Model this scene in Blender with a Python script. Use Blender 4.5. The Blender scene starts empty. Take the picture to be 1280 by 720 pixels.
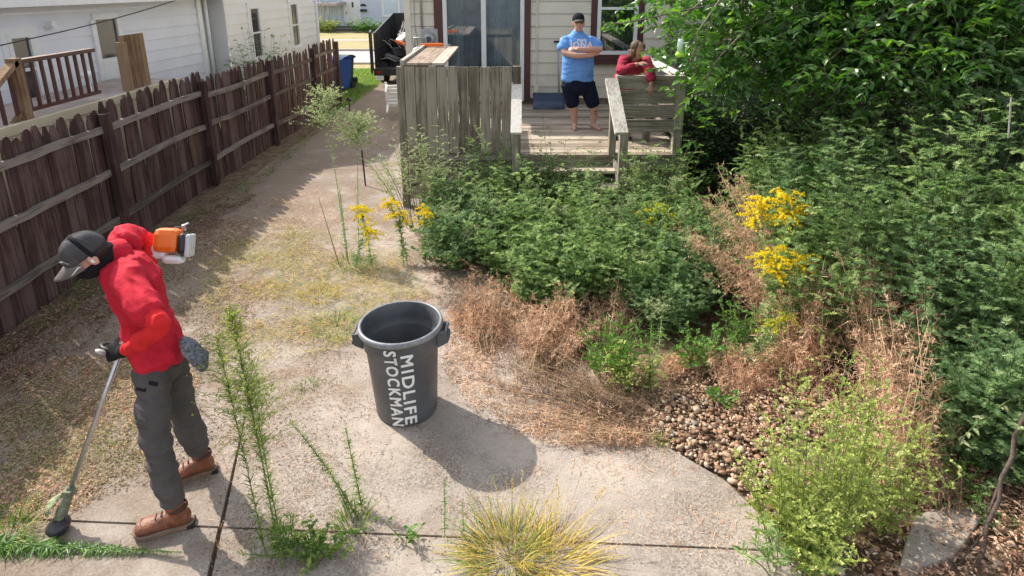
import bpy, math, random
import numpy as np
from mathutils import Vector, Matrix, Quaternion, noise
random.seed(7)
RNG = np.random.default_rng(11)
R = math.radians
scene = bpy.context.scene
COL = scene.collection
# ------------------------------------------------------------ camera model (photo survey)
H = 2.86; PITCH = R(16.3); FPX = 760.0; CX = 640.0; CY = 202.0
cp, sp = math.cos(PITCH), math.sin(PITCH)
def ray(x, y):
    u = (x-CX)/FPX; v = (y-CY)/FPX
    return Vector((u, cp - v*sp, -(sp + v*cp)))
def P(x, y, Y):
    r = ray(x, y); t = Y/r.y
    return Vector((r.x*t, Y, H + r.z*t))
def G(x, y, z=0.0):
    r = ray(x, y); t = (H-z)/-r.z
    return Vector((r.x*t, r.y*t, z))
# ------------------------------------------------------------ mesh accumulator
class MB:
    def __init__(s): s.v=[]; s.n=0; s.f=[]   # f: (array faces, mat, rnd array)
    def add(s, verts, faces, mat=0, rnd=None):
        verts = np.asarray(verts, dtype=np.float32).reshape(-1,3)
        if isinstance(faces, np.ndarray) and faces.ndim==2: groups=[faces]
        else:
            d={}
            for f in faces: d.setdefault(len(f),[]).append(f)
            groups=[np.array(q) for q in d.values()]
        for g in groups:
            r = np.full(len(g), random.random()) if rnd is None else (np.full(len(g), rnd) if np.isscalar(rnd) else rnd)
            s.f.append((g+s.n, mat, r))
        s.v.append(verts); s.n += len(verts)
    def mesh(s, name, mats, smooth=False):
        me = bpy.data.meshes.new(name)
        if s.n==0: return me
        V = np.concatenate(s.v)
        me.vertices.add(len(V)); me.vertices.foreach_set('co', V.ravel())
        idx = np.concatenate([g.ravel() for g,_,_ in s.f]).astype(np.int32)
        tot = np.concatenate([np.full(len(g), g.shape[1]) for g,_,_ in s.f])
        st = np.concatenate([[0], np.cumsum(tot)[:-1]]).astype(np.int32)
        mi = np.concatenate([np.full(len(g), m) for g,m,_ in s.f]).astype(np.int32)
        rn = np.concatenate([r for _,_,r in s.f]).astype(np.float32)
        me.loops.add(len(idx)); me.loops.foreach_set('vertex_index', idx)
        me.polygons.add(len(st)); me.polygons.foreach_set('loop_start', st)
        me.polygons.foreach_set('material_index', mi)
        me.polygons.foreach_set('use_smooth', np.full(len(st), bool(smooth)))
        me.update(calc_edges=True); me.validate()
        if len(me.polygons)==len(rn):
            a = me.attributes.new('rnd','FLOAT','FACE'); a.data.foreach_set('value', rn)
        for m in (mats if isinstance(mats,(list,tuple)) else [mats]): me.materials.append(m)
        return me
    def obj(s, name, mats, parent=None, smooth=False, bevel=0):
        o = bpy.data.objects.new(name, s.mesh(name, mats, smooth)); COL.objects.link(o)
        if parent is not None: o.parent = parent
        if bevel:
            b=o.modifiers.new('b','BEVEL'); b.width=bevel; b.segments=2; b.limit_method='ANGLE'
        return o
    # ---- primitives
    def box(s, c, size, rz=0, rot=None, mat=0, taper=1.0):
        hx,hy,hz=[q/2 for q in size]
        p=[]
        for z in (-hz,hz):
            k = taper if z>0 else 1
            for x,y in ((-hx,-hy),(hx,-hy),(hx,hy),(-hx,hy)): p.append(Vector((x*k,y*k,z)))
        M = rot if rot is not None else Matrix.Rotation(rz,3,'Z')
        c=Vector(c); p=[c+M@q for q in p]
        s.add(p,[(3,2,1,0),(4,5,6,7),(0,1,5,4),(1,2,6,5),(2,3,7,6),(3,0,4,7)],mat)
    def beam(s, a, b, w, t, up=(0,0,1), mat=0):
        """board from a to b; w across, t along the up-ish direction"""
        a=Vector(a); b=Vector(b); d=(b-a); L=d.length; d.normalize()
        sd=d.cross(Vector(up))
        if sd.length<1e-4: sd=d.cross(Vector((0,1,0)))
        sd.normalize(); u=sd.cross(d).normalized()
        M=Matrix((d,sd,u)).transposed()
        s.box((a+b)/2,(L,w,t),rot=M,mat=mat)
    def tube(s, pts, rad, n=8, mat=0, cap=True, rnd=None):
        pts=[Vector(p) for p in pts]; m=len(pts)
        if np.isscalar(rad): rad=[rad]*m
        vs=[]; prev=None
        for i,p in enumerate(pts):
            d=(pts[min(i+1,m-1)]-pts[max(i-1,0)]).normalized()
            if prev is None:
                a=Vector((0,0,1)) if abs(d.z)<.9 else Vector((1,0,0))
                x=d.cross(a).normalized()
            else:
                x=(prev-d*prev.dot(d)).normalized()
            prev=x; y=d.cross(x)
            for k in range(n):
                t=2*math.pi*k/n; vs.append(p+(x*math.cos(t)+y*math.sin(t))*rad[i])
        fs=[]
        for i in range(m-1):
            for k in range(n):
                k2=(k+1)%n; fs.append((i*n+k,i*n+k2,(i+1)*n+k2,(i+1)*n+k))
        if cap: fs.append(tuple(range(n-1,-1,-1))); fs.append(tuple((m-1)*n+k for k in range(n)))
        s.add(vs,fs,mat,rnd)
    def lathe(s, prof, n=48, c=(0,0,0), mat=0, M=None, close=False):
        vs=[];c=Vector(c)
        for r,z in prof:
            for k in range(n):
                t=2*math.pi*k/n; q=Vector((r*math.cos(t),r*math.sin(t),z))
                if M is not None: q=M@q
                vs.append(c+q)
        fs=[]
        for i in range(len(prof)-1):
            for k in range(n):
                k2=(k+1)%n; fs.append((i*n+k,i*n+k2,(i+1)*n+k2,(i+1)*n+k))
        s.add(vs,fs,mat)
    def loft(s, secs, n=20, mat=0):
        """secs: (center, side vector, front vector, rx, ry) closed with rounded ends"""
        S=[]
        def dirof(i):
            return (Vector(secs[min(i+1,len(secs)-1)][0])-Vector(secs[max(i-1,0)][0])).normalized()
        c,sd,fr,rx,ry=secs[0]; d=dirof(0); rr=min(rx,ry)
        for q in (1.0,.8,.45): S.append((Vector(c)-d*rr*.6*math.sin(q*math.pi/2),sd,fr,rx*max(.02,math.cos(q*math.pi/2)),ry*max(.02,math.cos(q*math.pi/2))))
        for q in secs: S.append((Vector(q[0]),)+tuple(q[1:]))
        c,sd,fr,rx,ry=secs[-1]; d=dirof(len(secs)-1); rr=min(rx,ry)
        for q in (.45,.8,1.0): S.append((Vector(c)+d*rr*.6*math.sin(q*math.pi/2),sd,fr,rx*max(.02,math.cos(q*math.pi/2)),ry*max(.02,math.cos(q*math.pi/2))))
        vs=[]
        for c,sd,fr,rx,ry in S:
            sd=Vector(sd); fr=Vector(fr)
            for k in range(n):
                t=2*math.pi*k/n; vs.append(c+sd*(rx*math.cos(t))+fr*(ry*math.sin(t)))
        fs=[]
        for i in range(len(S)-1):
            for k in range(n):
                k2=(k+1)%n; fs.append((i*n+k,i*n+k2,(i+1)*n+k2,(i+1)*n+k))
        fs.append(tuple(range(n-1,-1,-1))); fs.append(tuple((len(S)-1)*n+k for k in range(n)))
        s.add(vs,fs,mat)
    def limb(s, pts, rad, n=14):
        """rounded limb through joints with radii, flattening optional via (rx,ry)"""
        pts=[Vector(p) for p in pts]
        # densify
        P2=[];R2=[]
        for i in range(len(pts)-1):
            k=6
            for j in range(k):
                t=j/k; P2.append(pts[i].lerp(pts[i+1],t)); R2.append(rad[i]*(1-t)+rad[i+1]*t)
        P2.append(pts[-1]); R2.append(rad[-1])
        for _ in range(2):
            Q=P2[:]
            for i in range(1,len(P2)-1): Q[i]=(P2[i-1]+P2[i]*2+P2[i+1])/4
            P2=Q
        secs=[]; prev=None
        for i,p in enumerate(P2):
            d=(P2[min(i+1,len(P2)-1)]-P2[max(i-1,0)]).normalized()
            if prev is None:
                a=Vector((0,0,1)) if abs(d.z)<.9 else Vector((1,0,0)); x=d.cross(a).normalized()
            else: x=(prev-d*prev.dot(d)).normalized()
            prev=x; secs.append((p,x,d.cross(x),R2[i],R2[i]))
        s.loft(secs,n)
    def ellipsoid(s, c, r, M=None, n=20, m=12):
        vs=[];c=Vector(c)
        for i in range(m+1):
            ph=math.pi*i/m
            for k in range(n):
                t=2*math.pi*k/n
                q=Vector((r[0]*max(.01,math.sin(ph))*math.cos(t),r[1]*max(.01,math.sin(ph))*math.sin(t),-r[2]*math.cos(ph)))
                if M is not None: q=M@q
                vs.append(c+q)
        fs=[]
        for i in range(m):
            for k in range(n):
                k2=(k+1)%n; fs.append((i*n+k,i*n+k2,(i+1)*n+k2,(i+1)*n+k))
        fs.append(tuple(range(n-1,-1,-1))); fs.append(tuple(m*n+k for k in range(n)))
        s.add(vs,fs,0)

def empty(name, loc=(0,0,0), rz=0):
    o=bpy.data.objects.new(name,None); o.location=loc; o.rotation_euler=(0,0,rz); o.empty_display_size=.1
    COL.objects.link(o); return o
def tag(o,label,cat,group=None,kind=None):
    if label: o['label']=label
    if cat: o['category']=cat
    if group: o['group']=group
    if kind: o['kind']=kind
    return o
def thing(name,label,cat,loc=(0,0,0),group=None,rz=0):
    return tag(empty(name,loc,rz),label,cat,group)
def struct(o): o['kind']='structure'; return o
# parts are authored in world coordinates; shift into the parent's frame
def adopt(o,parent):
    o.parent=parent
    if parent.type=='EMPTY' or True:
        inv=Matrix.LocRotScale(parent.location,parent.rotation_euler,None).inverted()
        o.data.transform(inv) if o.type=='MESH' else None
    return o
# ------------------------------------------------------------ materials
def newmat(name):
    m=bpy.data.materials.new(name); m.use_nodes=True
    nt=m.node_tree; b=nt.nodes['Principled BSDF']; return m,nt,b
def nd(nt,t,**k):
    n=nt.nodes.new(t)
    for a,v in k.items():
        if a.startswith('i_'): n.inputs[int(a[2:]) if a[2:].isdigit() else a[2:].replace('_',' ')].default_value=v
        else: setattr(n,a,v)
    return n
def ramp(nt,stops,fac=None,interp='LINEAR'):
    r=nt.nodes.new('ShaderNodeValToRGB'); cr=r.color_ramp; cr.interpolation=interp
    while len(cr.elements)<len(stops): cr.elements.new(.5)
    for e,(p,c) in zip(cr.elements,stops):
        e.position=p; e.color=(*c,1) if len(c)==3 else c
    if fac is not None: nt.links.new(fac,r.inputs['Fac'])
    return r
def plain(name,col,rough=.6,var=.12,scale=30,bump=0,metal=0,spec=.5,bscale=None,coat=0):
    m,nt,b=newmat(name)
    tc=nd(nt,'ShaderNodeTexCoord')
    n=nd(nt,'ShaderNodeTexNoise'); n.inputs['Scale'].default_value=scale; n.inputs['Detail'].default_value=6
    nt.links.new(tc.outputs['Object'],n.inputs['Vector'])
    c=np.array(col); lo=tuple(c*(1-var)); hi=tuple(np.minimum(c*(1+var),1))
    r=ramp(nt,[(.3,lo),(.7,hi)],n.outputs['Fac'])
    nt.links.new(r.outputs['Color'],b.inputs['Base Color'])
    b.inputs['Roughness'].default_value=rough; b.inputs['Metallic'].default_value=metal
    b.inputs['Specular IOR Level'].default_value=spec; b.inputs['Coat Weight'].default_value=coat
    if bump:
        n2=nd(nt,'ShaderNodeTexNoise'); n2.inputs['Scale'].default_value=bscale or scale*3; n2.inputs['Detail'].default_value=5
        nt.links.new(tc.outputs['Object'],n2.inputs['Vector'])
        bp=nd(nt,'ShaderNodeBump'); bp.inputs['Strength'].default_value=bump; bp.inputs['Distance'].default_value=.01
        nt.links.new(n2.outputs['Fac'],bp.inputs['Height']); nt.links.new(bp.outputs['Normal'],b.inputs['Normal'])
    return m
def wood(name,dark,mid,light,axis='Z',rough=.85,streak=1.0,moss=None):
    """weathered planks: per-plank tone from 'rnd', grain stretched along an axis"""
    m,nt,b=newmat(name)
    tc=nd(nt,'ShaderNodeTexCoord'); at=nd(nt,'ShaderNodeAttribute',attribute_name='rnd')
    mp=nd(nt,'ShaderNodeMapping')
    sc={'X':(1.2,28,28),'Y':(28,1.2,28),'Z':(28,28,1.2)}[axis]
    mp.inputs['Scale'].default_value=sc
    comb=nd(nt,'ShaderNodeVectorMath',operation='ADD')
    sc2=nd(nt,'ShaderNodeVectorMath',operation='SCALE'); sc2.inputs['Scale'].default_value=37.0
    vx=nd(nt,'ShaderNodeCombineXYZ')
    for k in range(3): nt.links.new(at.outputs['Fac'],vx.inputs[k])
    nt.links.new(vx.outputs[0],sc2.inputs[0])
    nt.links.new(tc.outputs['Object'],comb.inputs[0]); nt.links.new(sc2.outputs[0],comb.inputs[1])
    nt.links.new(comb.outputs[0],mp.inputs['Vector'])
    n=nd(nt,'ShaderNodeTexNoise'); n.inputs['Scale'].default_value=1.6; n.inputs['Detail'].default_value=8; n.inputs['Roughness'].default_value=.65; n.inputs['Distortion'].default_value=.4
    nt.links.new(mp.outputs[0],n.inputs['Vector'])
    n2=nd(nt,'ShaderNodeTexNoise'); n2.inputs['Scale'].default_value=3.0; n2.inputs['Detail'].default_value=6
    nt.links.new(comb.outputs[0],n2.inputs['Vector'])
    ad=nd(nt,'ShaderNodeMath',operation='MULTIPLY_ADD'); ad.inputs[1].default_value=.45; nt.links.new(n2.outputs['Fac'],ad.inputs[0]); 
    nt.links.new(n.outputs['Fac'],ad.inputs[2])
    ad2=nd(nt,'ShaderNodeMath',operation='MULTIPLY_ADD'); ad2.inputs[1].default_value=.28; nt.links.new(at.outputs['Fac'],ad2.inputs[0]); nt.links.new(ad.outputs[0],ad2.inputs[2])
    r=ramp(nt,[(.55,dark),(.82,mid),(1.05 if False else 1.0,light)],ad2.outputs[0])
    nt.links.new(r.outputs['Color'],b.inputs['Base Color'])
    b.inputs['Roughness'].default_value=rough; b.inputs['Specular IOR Level'].default_value=.25
    bp=nd(nt,'ShaderNodeBump'); bp.inputs['Strength'].default_value=.6; bp.inputs['Distance'].default_value=.006
    nt.links.new(n.outputs['Fac'],bp.inputs['Height']); nt.links.new(bp.outputs['Normal'],b.inputs['Normal'])
    return m
def leafmat(name,stops,rough=.5,trans=.35,spec=.4,gloss_var=False):
    m,nt,b=newmat(name)
    at=nd(nt,'ShaderNodeAttribute',attribute_name='rnd')
    r=ramp(nt,stops,at.outputs['Fac'])
    nt.links.new(r.outputs['Color'],b.inputs['Base Color'])
    b.inputs['Roughness'].default_value=rough; b.inputs['Specular IOR Level'].default_value=spec
    if trans>0:
        t=nd(nt,'ShaderNodeBsdfTranslucent'); mx=nd(nt,'ShaderNodeMixShader'); mx.inputs[0].default_value=trans
        hs=nd(nt,'ShaderNodeHueSaturation'); hs.inputs['Saturation'].default_value=1.15; hs.inputs['Value'].default_value=1.5
        nt.links.new(r.outputs['Color'],hs.inputs['Color']); nt.links.new(hs.outputs[0],t.inputs['Color'])
        out=nt.nodes['Material Output']
        nt.links.new(b.outputs[0],mx.inputs[1]); nt.links.new(t.outputs[0],mx.inputs[2]); nt.links.new(mx.outputs[0],out.inputs['Surface'])
    return m
def concrete_mat():
    m,nt,b=newmat('concrete')
    tc=nd(nt,'ShaderNodeTexCoord')
    def noi(s,d=6,r=.6,dist=0):
        n=nd(nt,'ShaderNodeTexNoise'); n.inputs['Scale'].default_value=s; n.inputs['Detail'].default_value=d; n.inputs['Roughness'].default_value=r; n.inputs['Distortion'].default_value=dist
        nt.links.new(tc.outputs['Object'],n.inputs['Vector']); return n
    a=noi(.9,6,.6,.6); f=noi(90,4,.7); g=noi(8,8,.75)
    base=ramp(nt,[(.32,(.31,.265,.225)),(.5,(.40,.345,.295)),(.68,(.49,.425,.365))],a.outputs['Fac'])
    fr=ramp(nt,[(.35,(.62,.60,.58)),(.55,(1,1,1)),(.75,(1.0,1.0,1.0))],f.outputs['Fac'])
    gr=ramp(nt,[(.3,(.72,.70,.68)),(.5,(1,1,1))],g.outputs['Fac'])
    m1=nd(nt,'ShaderNodeMix',data_type='RGBA',blend_type='MULTIPLY'); m1.inputs['Factor'].default_value=.7
    nt.links.new(base.outputs[0],m1.inputs['A']); nt.links.new(fr.outputs[0],m1.inputs['B'])
    m2=nd(nt,'ShaderNodeMix',data_type='RGBA',blend_type='MULTIPLY'); m2.inputs['Factor'].default_value=.95
    nt.links.new(m1.outputs['Result'],m2.inputs['A']); nt.links.new(gr.outputs[0],m2.inputs['B'])
    # exposed aggregate: voronoi pebbles
    v=nd(nt,'ShaderNodeTexVoronoi'); v.inputs['Scale'].default_value=95; nt.links.new(tc.outputs['Object'],v.inputs['Vector'])
    vr=ramp(nt,[(0,(.38,.39,.40)),(.3,(.66,.65,.64)),(.8,(1,1,1))],v.outputs['Color'])
    mk=noi(1.3,5,.55); mkr=ramp(nt,[(.42,(0,0,0)),(.58,(1,1,1))],mk.outputs['Fac'])
    m3=nd(nt,'ShaderNodeMix',data_type='RGBA',blend_type='MULTIPLY')
    nt.links.new(mkr.outputs[0],m3.inputs['Factor']); nt.links.new(m2.outputs['Result'],m3.inputs['A']); nt.links.new(vr.outputs[0],m3.inputs['B'])
    # fine cracks and stains
    vc=nd(nt,'ShaderNodeTexVoronoi',feature='DISTANCE_TO_EDGE'); vc.inputs['Scale'].default_value=.55
    dn=noi(3,8,.7); mxv=nd(nt,'ShaderNodeMix',data_type='RGBA'); mxv.inputs['Factor'].default_value=.22
    nt.links.new(tc.outputs['Object'],mxv.inputs['A']); nt.links.new(dn.outputs['Color'],mxv.inputs['B']); nt.links.new(mxv.outputs['Result'],vc.inputs['Vector'])
    cr=ramp(nt,[(0,(.6,.55,.5)),(.003,(1,1,1))],vc.outputs['Distance'])
    m4=nd(nt,'ShaderNodeMix',data_type='RGBA',blend_type='MULTIPLY'); m4.inputs['Factor'].default_value=.75
    nt.links.new(m3.outputs['Result'],m4.inputs['A']); nt.links.new(cr.outputs[0],m4.inputs['B'])
    # trodden-in brown dirt, heavier on the driveway side
    sx=nd(nt,'ShaderNodeSeparateXYZ'); nt.links.new(tc.outputs['Object'],sx.inputs[0])
    mr=nd(nt,'ShaderNodeMapRange'); mr.inputs['From Min'].default_value=-.6; mr.inputs['From Max'].default_value=-3.2; mr.inputs['To Min'].default_value=-.06; mr.inputs['To Max'].default_value=.20
    nt.links.new(sx.outputs['X'],mr.inputs['Value']); dn2=noi(1.6,9,.68,.4); da_=nd(nt,'ShaderNodeMath',operation='ADD'); nt.links.new(dn2.outputs['Fac'],da_.inputs[0]); nt.links.new(mr.outputs[0],da_.inputs[1])
    dr=ramp(nt,[(.47,(0,0,0)),(.66,(.85,.85,.85))],da_.outputs[0]); dg_=noi(45,6,.75); dc=ramp(nt,[(.35,(.12,.085,.06)),(.6,(.27,.205,.15))],dg_.outputs['Fac'])
    m5=nd(nt,'ShaderNodeMix',data_type='RGBA'); nt.links.new(dr.outputs[0],m5.inputs['Factor']); nt.links.new(m4.outputs['Result'],m5.inputs['A']); nt.links.new(dc.outputs[0],m5.inputs['B'])
    nt.links.new(m5.outputs['Result'],b.inputs['Base Color'])
    b.inputs['Roughness'].default_value=.9; b.inputs['Specular IOR Level'].default_value=.25
    bp=nd(nt,'ShaderNodeBump'); bp.inputs['Strength'].default_value=.5; bp.inputs['Distance'].default_value=.008
    ad=nd(nt,'ShaderNodeMath',operation='ADD'); nt.links.new(f.outputs['Fac'],ad.inputs[0]); nt.links.new(g.outputs['Fac'],ad.inputs[1])
    nt.links.new(ad.outputs[0],bp.inputs['Height']); nt.links.new(bp.outputs['Normal'],b.inputs['Normal'])
    return m
def soil_mat():
    m,nt,b=newmat('soil')
    tc=nd(nt,'ShaderNodeTexCoord')
    n=nd(nt,'ShaderNodeTexNoise'); n.inputs['Scale'].default_value=7; n.inputs['Detail'].default_value=10; n.inputs['Roughness'].default_value=.75
    nt.links.new(tc.outputs['Object'],n.inputs['Vector'])
    r=ramp(nt,[(.3,(.05,.032,.02)),(.5,(.15,.10,.062)),(.62,(.24,.17,.105)),(.75,(.33,.25,.16))],n.outputs['Fac'])
    nt.links.new(r.outputs[0],b.inputs['Base Color']); b.inputs['Roughness'].default_value=.95
    bp=nd(nt,'ShaderNodeBump'); bp.inputs['Strength'].default_value=.8; bp.inputs['Distance'].default_value=.03
    nt.links.new(n.outputs['Fac'],bp.inputs['Height']); nt.links.new(bp.outputs['Normal'],b.inputs['Normal'])
    return m
M={}
M['concrete']=concrete_mat(); M['soil']=soil_mat()
M['fence']=wood('fence_wood',(.022,.011,.010),(.064,.034,.031),(.13,.085,.077),'Z')
M['fence_rail']=wood('fence_rail_wood',(.05,.038,.034),(.11,.088,.078),(.24,.20,.18),'Y')
M['deck_wood']=wood('deck_floor_wood',(.12,.09,.065),(.30,.245,.185),(.50,.43,.34),'X')
M['panel_wood']=wood('deck_panel_wood',(.055,.045,.032),(.165,.135,.10),(.33,.285,.225),'Z')
M['rail_wood']=wood('deck_rail_wood',(.10,.085,.065),(.22,.19,.15),(.38,.34,.29),'X')
M['post_wood']=wood('deck_post_wood',(.09,.08,.055),(.20,.175,.13),(.35,.31,.25),'Z')
M['cap_wood']=wood('pale_cap_wood',(.22,.19,.16),(.42,.38,.33),(.66,.62,.55),'Y')
M['brown_wood']=wood('brown_stained_wood',(.06,.03,.015),(.19,.11,.06),(.30,.20,.12),'Z')
M['dark_red_wood']=plain('dark_red_paint',(.055,.018,.016),.6)
M['siding_cream']=plain('cream_siding',(.72,.67,.54),.45,.06,3)
M['siding_white']=plain('white_siding',(.74,.75,.79),.45,.05,2)
M['siding_white2']=plain('warm_white_siding',(.76,.74,.71),.45,.05,2)
M['siding_blue']=plain('pale_blue_siding',(.52,.57,.66),.5,.05,2)
M['white']=plain('white_paint',(.78,.78,.76),.4,.05,8)
M['cream']=plain('cream_paint',(.62,.55,.37),.5,.08,4)
M['brown_trim']=plain('brown_trim_paint',(.085,.032,.026),.5,.15,6)
M['shingle']=plain('roof_shingle',(.13,.125,.15),.9,.4,25,.6)
M['black']=plain('black_plastic',(.02,.02,.022),.45,.2,20)
M['black_metal']=plain('black_metal',(.03,.03,.034),.4,.3,12,.15)
M['dark_grey']=plain('dark_grey',(.07,.07,.075),.6,.2,20)
M['metal']=plain('brushed_metal',(.55,.55,.56),.32,.15,40,0,.9)
M['grey_metal']=plain('grey_metal',(.40,.40,.39),.5,.15,15,0,.3)
M['rubber']=plain('tyre_rubber',(.018,.018,.018),.85,.2,40)
M['blue_plastic']=plain('blue_plastic',(.02,.075,.30),.45,.1,5)
M['green_plastic']=plain('green_plastic',(.015,.06,.03),.5,.1,5)
M['orange']=plain('orange_plastic',(.80,.16,.015),.4,.06,8)
M['white_plastic']=plain('white_plastic',(.80,.81,.80),.4,.05,8)
M['can']=plain('grey_bin_plastic',(.088,.092,.10),.48,.32,4,.2,bscale=60)
M['letter']=plain('white_stencil_paint',(.82,.82,.80),.6,.10,60)
M['dark_interior']=plain('dark_interior',(.015,.015,.017),.9)
M['curtain']=plain('grey_curtain',(.70,.76,.82),.8,.2,6)
M['red_lens']=plain('red_lens',(.35,.02,.02),.2)
M['red_brick']=plain('red_door',(.35,.05,.03),.6)
def glassmat(name,tint=(.8,.86,.88),refl=.12):
    m,nt,b=newmat(name); nt.nodes.remove(b)
    t=nd(nt,'ShaderNodeBsdfTransparent'); t.inputs[0].default_value=(*tint,1)
    g=nd(nt,'ShaderNodeBsdfGlossy'); g.inputs['Roughness'].default_value=.03
    fr=nd(nt,'ShaderNodeFresnel'); fr.inputs[0].default_value=1.5
    ad=nd(nt,'ShaderNodeMath',operation='ADD'); ad.inputs[1].default_value=refl; nt.links.new(fr.outputs[0],ad.inputs[0])
    mx=nd(nt,'ShaderNodeMixShader'); nt.links.new(ad.outputs[0],mx.inputs[0]); nt.links.new(t.outputs[0],mx.inputs[1]); nt.links.new(g.outputs[0],mx.inputs[2])
    nt.links.new(mx.outputs[0],nt.nodes['Material Output'].inputs['Surface']); return m
M['glass']=glassmat('window_glass')
M['glass_blue']=plain('curtained_window_glass',(.55,.65,.72),.15,.1,3)
M['glass_dark']=plain('dark_window_glass',(.05,.045,.05),.08,.3,2,spec=.8)
# ------------------------------------------------------------ camera, light, world
cam=bpy.data.cameras.new('camera'); co=bpy.data.objects.new('camera',cam); COL.objects.link(co)
co.location=(0,0,H); co.rotation_euler=(math.pi/2-PITCH,0,0)
cam.sensor_width=36; cam.lens=FPX/1280*36; cam.shift_y=-(360-CY)/1280; cam.clip_end=600; cam.clip_start=.05
scene.camera=co
w=bpy.data.worlds.new('World'); scene.world=w; w.use_nodes=True
nt=w.node_tree; bg=nt.nodes['Background']
SUN_EL=R(41); SUN_DIR=Vector((-.80,.60,0)).normalized()
sky=nt.nodes.new('ShaderNodeTexSky'); sky.sky_type='NISHITA'; sky.sun_disc=False; sky.sun_elevation=SUN_EL
sky.sun_rotation=math.atan2(SUN_DIR.x,SUN_DIR.y); sky.air_density=1.0; sky.dust_density=2.0; sky.ozone_density=1.0
hsv=nt.nodes.new('ShaderNodeHueSaturation'); hsv.inputs['Saturation'].default_value=.38; nt.links.new(sky.outputs[0],hsv.inputs['Color']); nt.links.new(hsv.outputs[0],bg.inputs[0]); bg.inputs[1].default_value=.15
sl=bpy.data.lights.new('sun','SUN'); so=bpy.data.objects.new('sun',sl); COL.objects.link(so)
sl.energy=3.1; sl.angle=R(.53); sl.color=(1,.93,.83)
sdir=Vector((SUN_DIR.x*math.cos(SUN_EL),SUN_DIR.y*math.cos(SUN_EL),math.sin(SUN_EL)))
so.rotation_euler=sdir.to_track_quat('Z','Y').to_euler(); so.location=sdir*30
scene.view_settings.view_transform='Standard'; scene.view_settings.look='None'; scene.view_settings.exposure=1.08; scene.view_settings.gamma=1
# ============================================================ ground
def sheet(name,poly,z,mat,thick=None):
    mb=MB(); n=len(poly)
    top=[(x,y,z) for x,y in poly]
    if thick:
        bot=[(x,y,z-thick) for x,y in poly]
        mb.add(top+bot,[tuple(range(n))]+[(n+i,n+(i+1)%n,(i+1)%n,i) for i in range(n)])
    else: mb.add(top,[tuple(range(n))])
    return struct(mb.obj(name,mat))
# yard soil with gentle relief on the right
def grid_ground():
    mb=MB(); nx,ny=120,150
    xs=np.concatenate([[-150,-60,-25],np.linspace(-12,14,nx),[30,70,150]]); ys=np.concatenate([[-12,-4],np.linspace(0,24,ny),[35,60,110,220]])
    X,Y=np.meshgrid(xs,ys); Z=np.full_like(X,-.035)
    right=1/(1+np.exp(-(X-2.0)/.35)); far=np.exp(-((Y-4.5)/4)**2)
    Z+= .10*right*far
    for i in range(len(ys)):
        for j in range(len(xs)):
            if -12<xs[j]<14 and 0<ys[i]<24:
                Z[i,j]+= .018*noise.noise(Vector((xs[j]*2.2,ys[i]*2.2,0)))*(1 if not -4.2<xs[j]<1.6 else .35)
    # keep it under the concrete
    v=np.stack([X,Y,Z],-1).reshape(-1,3); w_=len(xs)
    i,j=np.meshgrid(np.arange(len(ys)-1),np.arange(len(xs)-1),indexing='ij'); a=(i*w_+j).ravel()
    mb.add(v,np.stack([a,a+1,a+w_+1,a+w_],1)); return mb.obj('ground',M['soil'],smooth=True)
struct(grid_ground())
g=.016; gb=.007
# joint lines measured on the near slabs
JA0=G(262,720); JA1=G(318,470); dA=(JA1-JA0); dA=dA/dA.y
def JA(Y): return JA0.x+dA.x*(Y-JA0.y)
JBa=G(85,651); JBb=G(960,688); sB=(JBb.y-JBa.y)/(JBb.x-JBa.x)
def JB(X): return JBa.y+sB*(X-JBa.x)
XL=-4.02
def slab(name,pts): 
    return sheet(name,pts,0,M['concrete'],.09)
Yc=JB(JA(2.6)); xj=JA(Yc)
slab('concrete_slab',[(XL,.3),(JA(.3)-g,.3),(xj-.013,JB(xj)-gb),(XL,JB(XL)-gb)])
slab('concrete_slab',[(JA(.3)+g,.3),(2.2,.3),(1.52,JB(1.5)-gb),(xj+.013,JB(xj)-gb)])
y2=6.4
slab('concrete_slab',[(XL,JB(XL)+gb),(xj-.012,JB(xj)+gb),(JA(3.2)-.008,3.2),(JA(3.7)-.004,3.7),(JA(4.4),4.4),(JA(4.6),4.6),(JA(4.6),y2),(XL,y2)])
rp=[G(820,550),G(905,600)]
slab('concrete_slab',[(xj+.012,JB(xj)+gb),(1.50,JB(1.5)+gb),(rp[1].x,rp[1].y),(rp[0].x,rp[0].y),(.75,3.8),(.35,4.6),(-.2,5.6),(-.35,y2),(JA(4.6),y2),(JA(4.6),4.6),(JA(4.4),4.4),(JA(3.7)+.004,3.7),(JA(3.2)+.008,3.2)])
yy=y2
while yy<21.5:
    slab('concrete_slab',[(XL,yy+.004),(-1.42 if yy>7 else -1.0,yy+.004),(-1.42 if yy+2.9>7.5 else -1.2,yy+2.916),(XL,yy+2.916)])
    yy+=2.92
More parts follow.
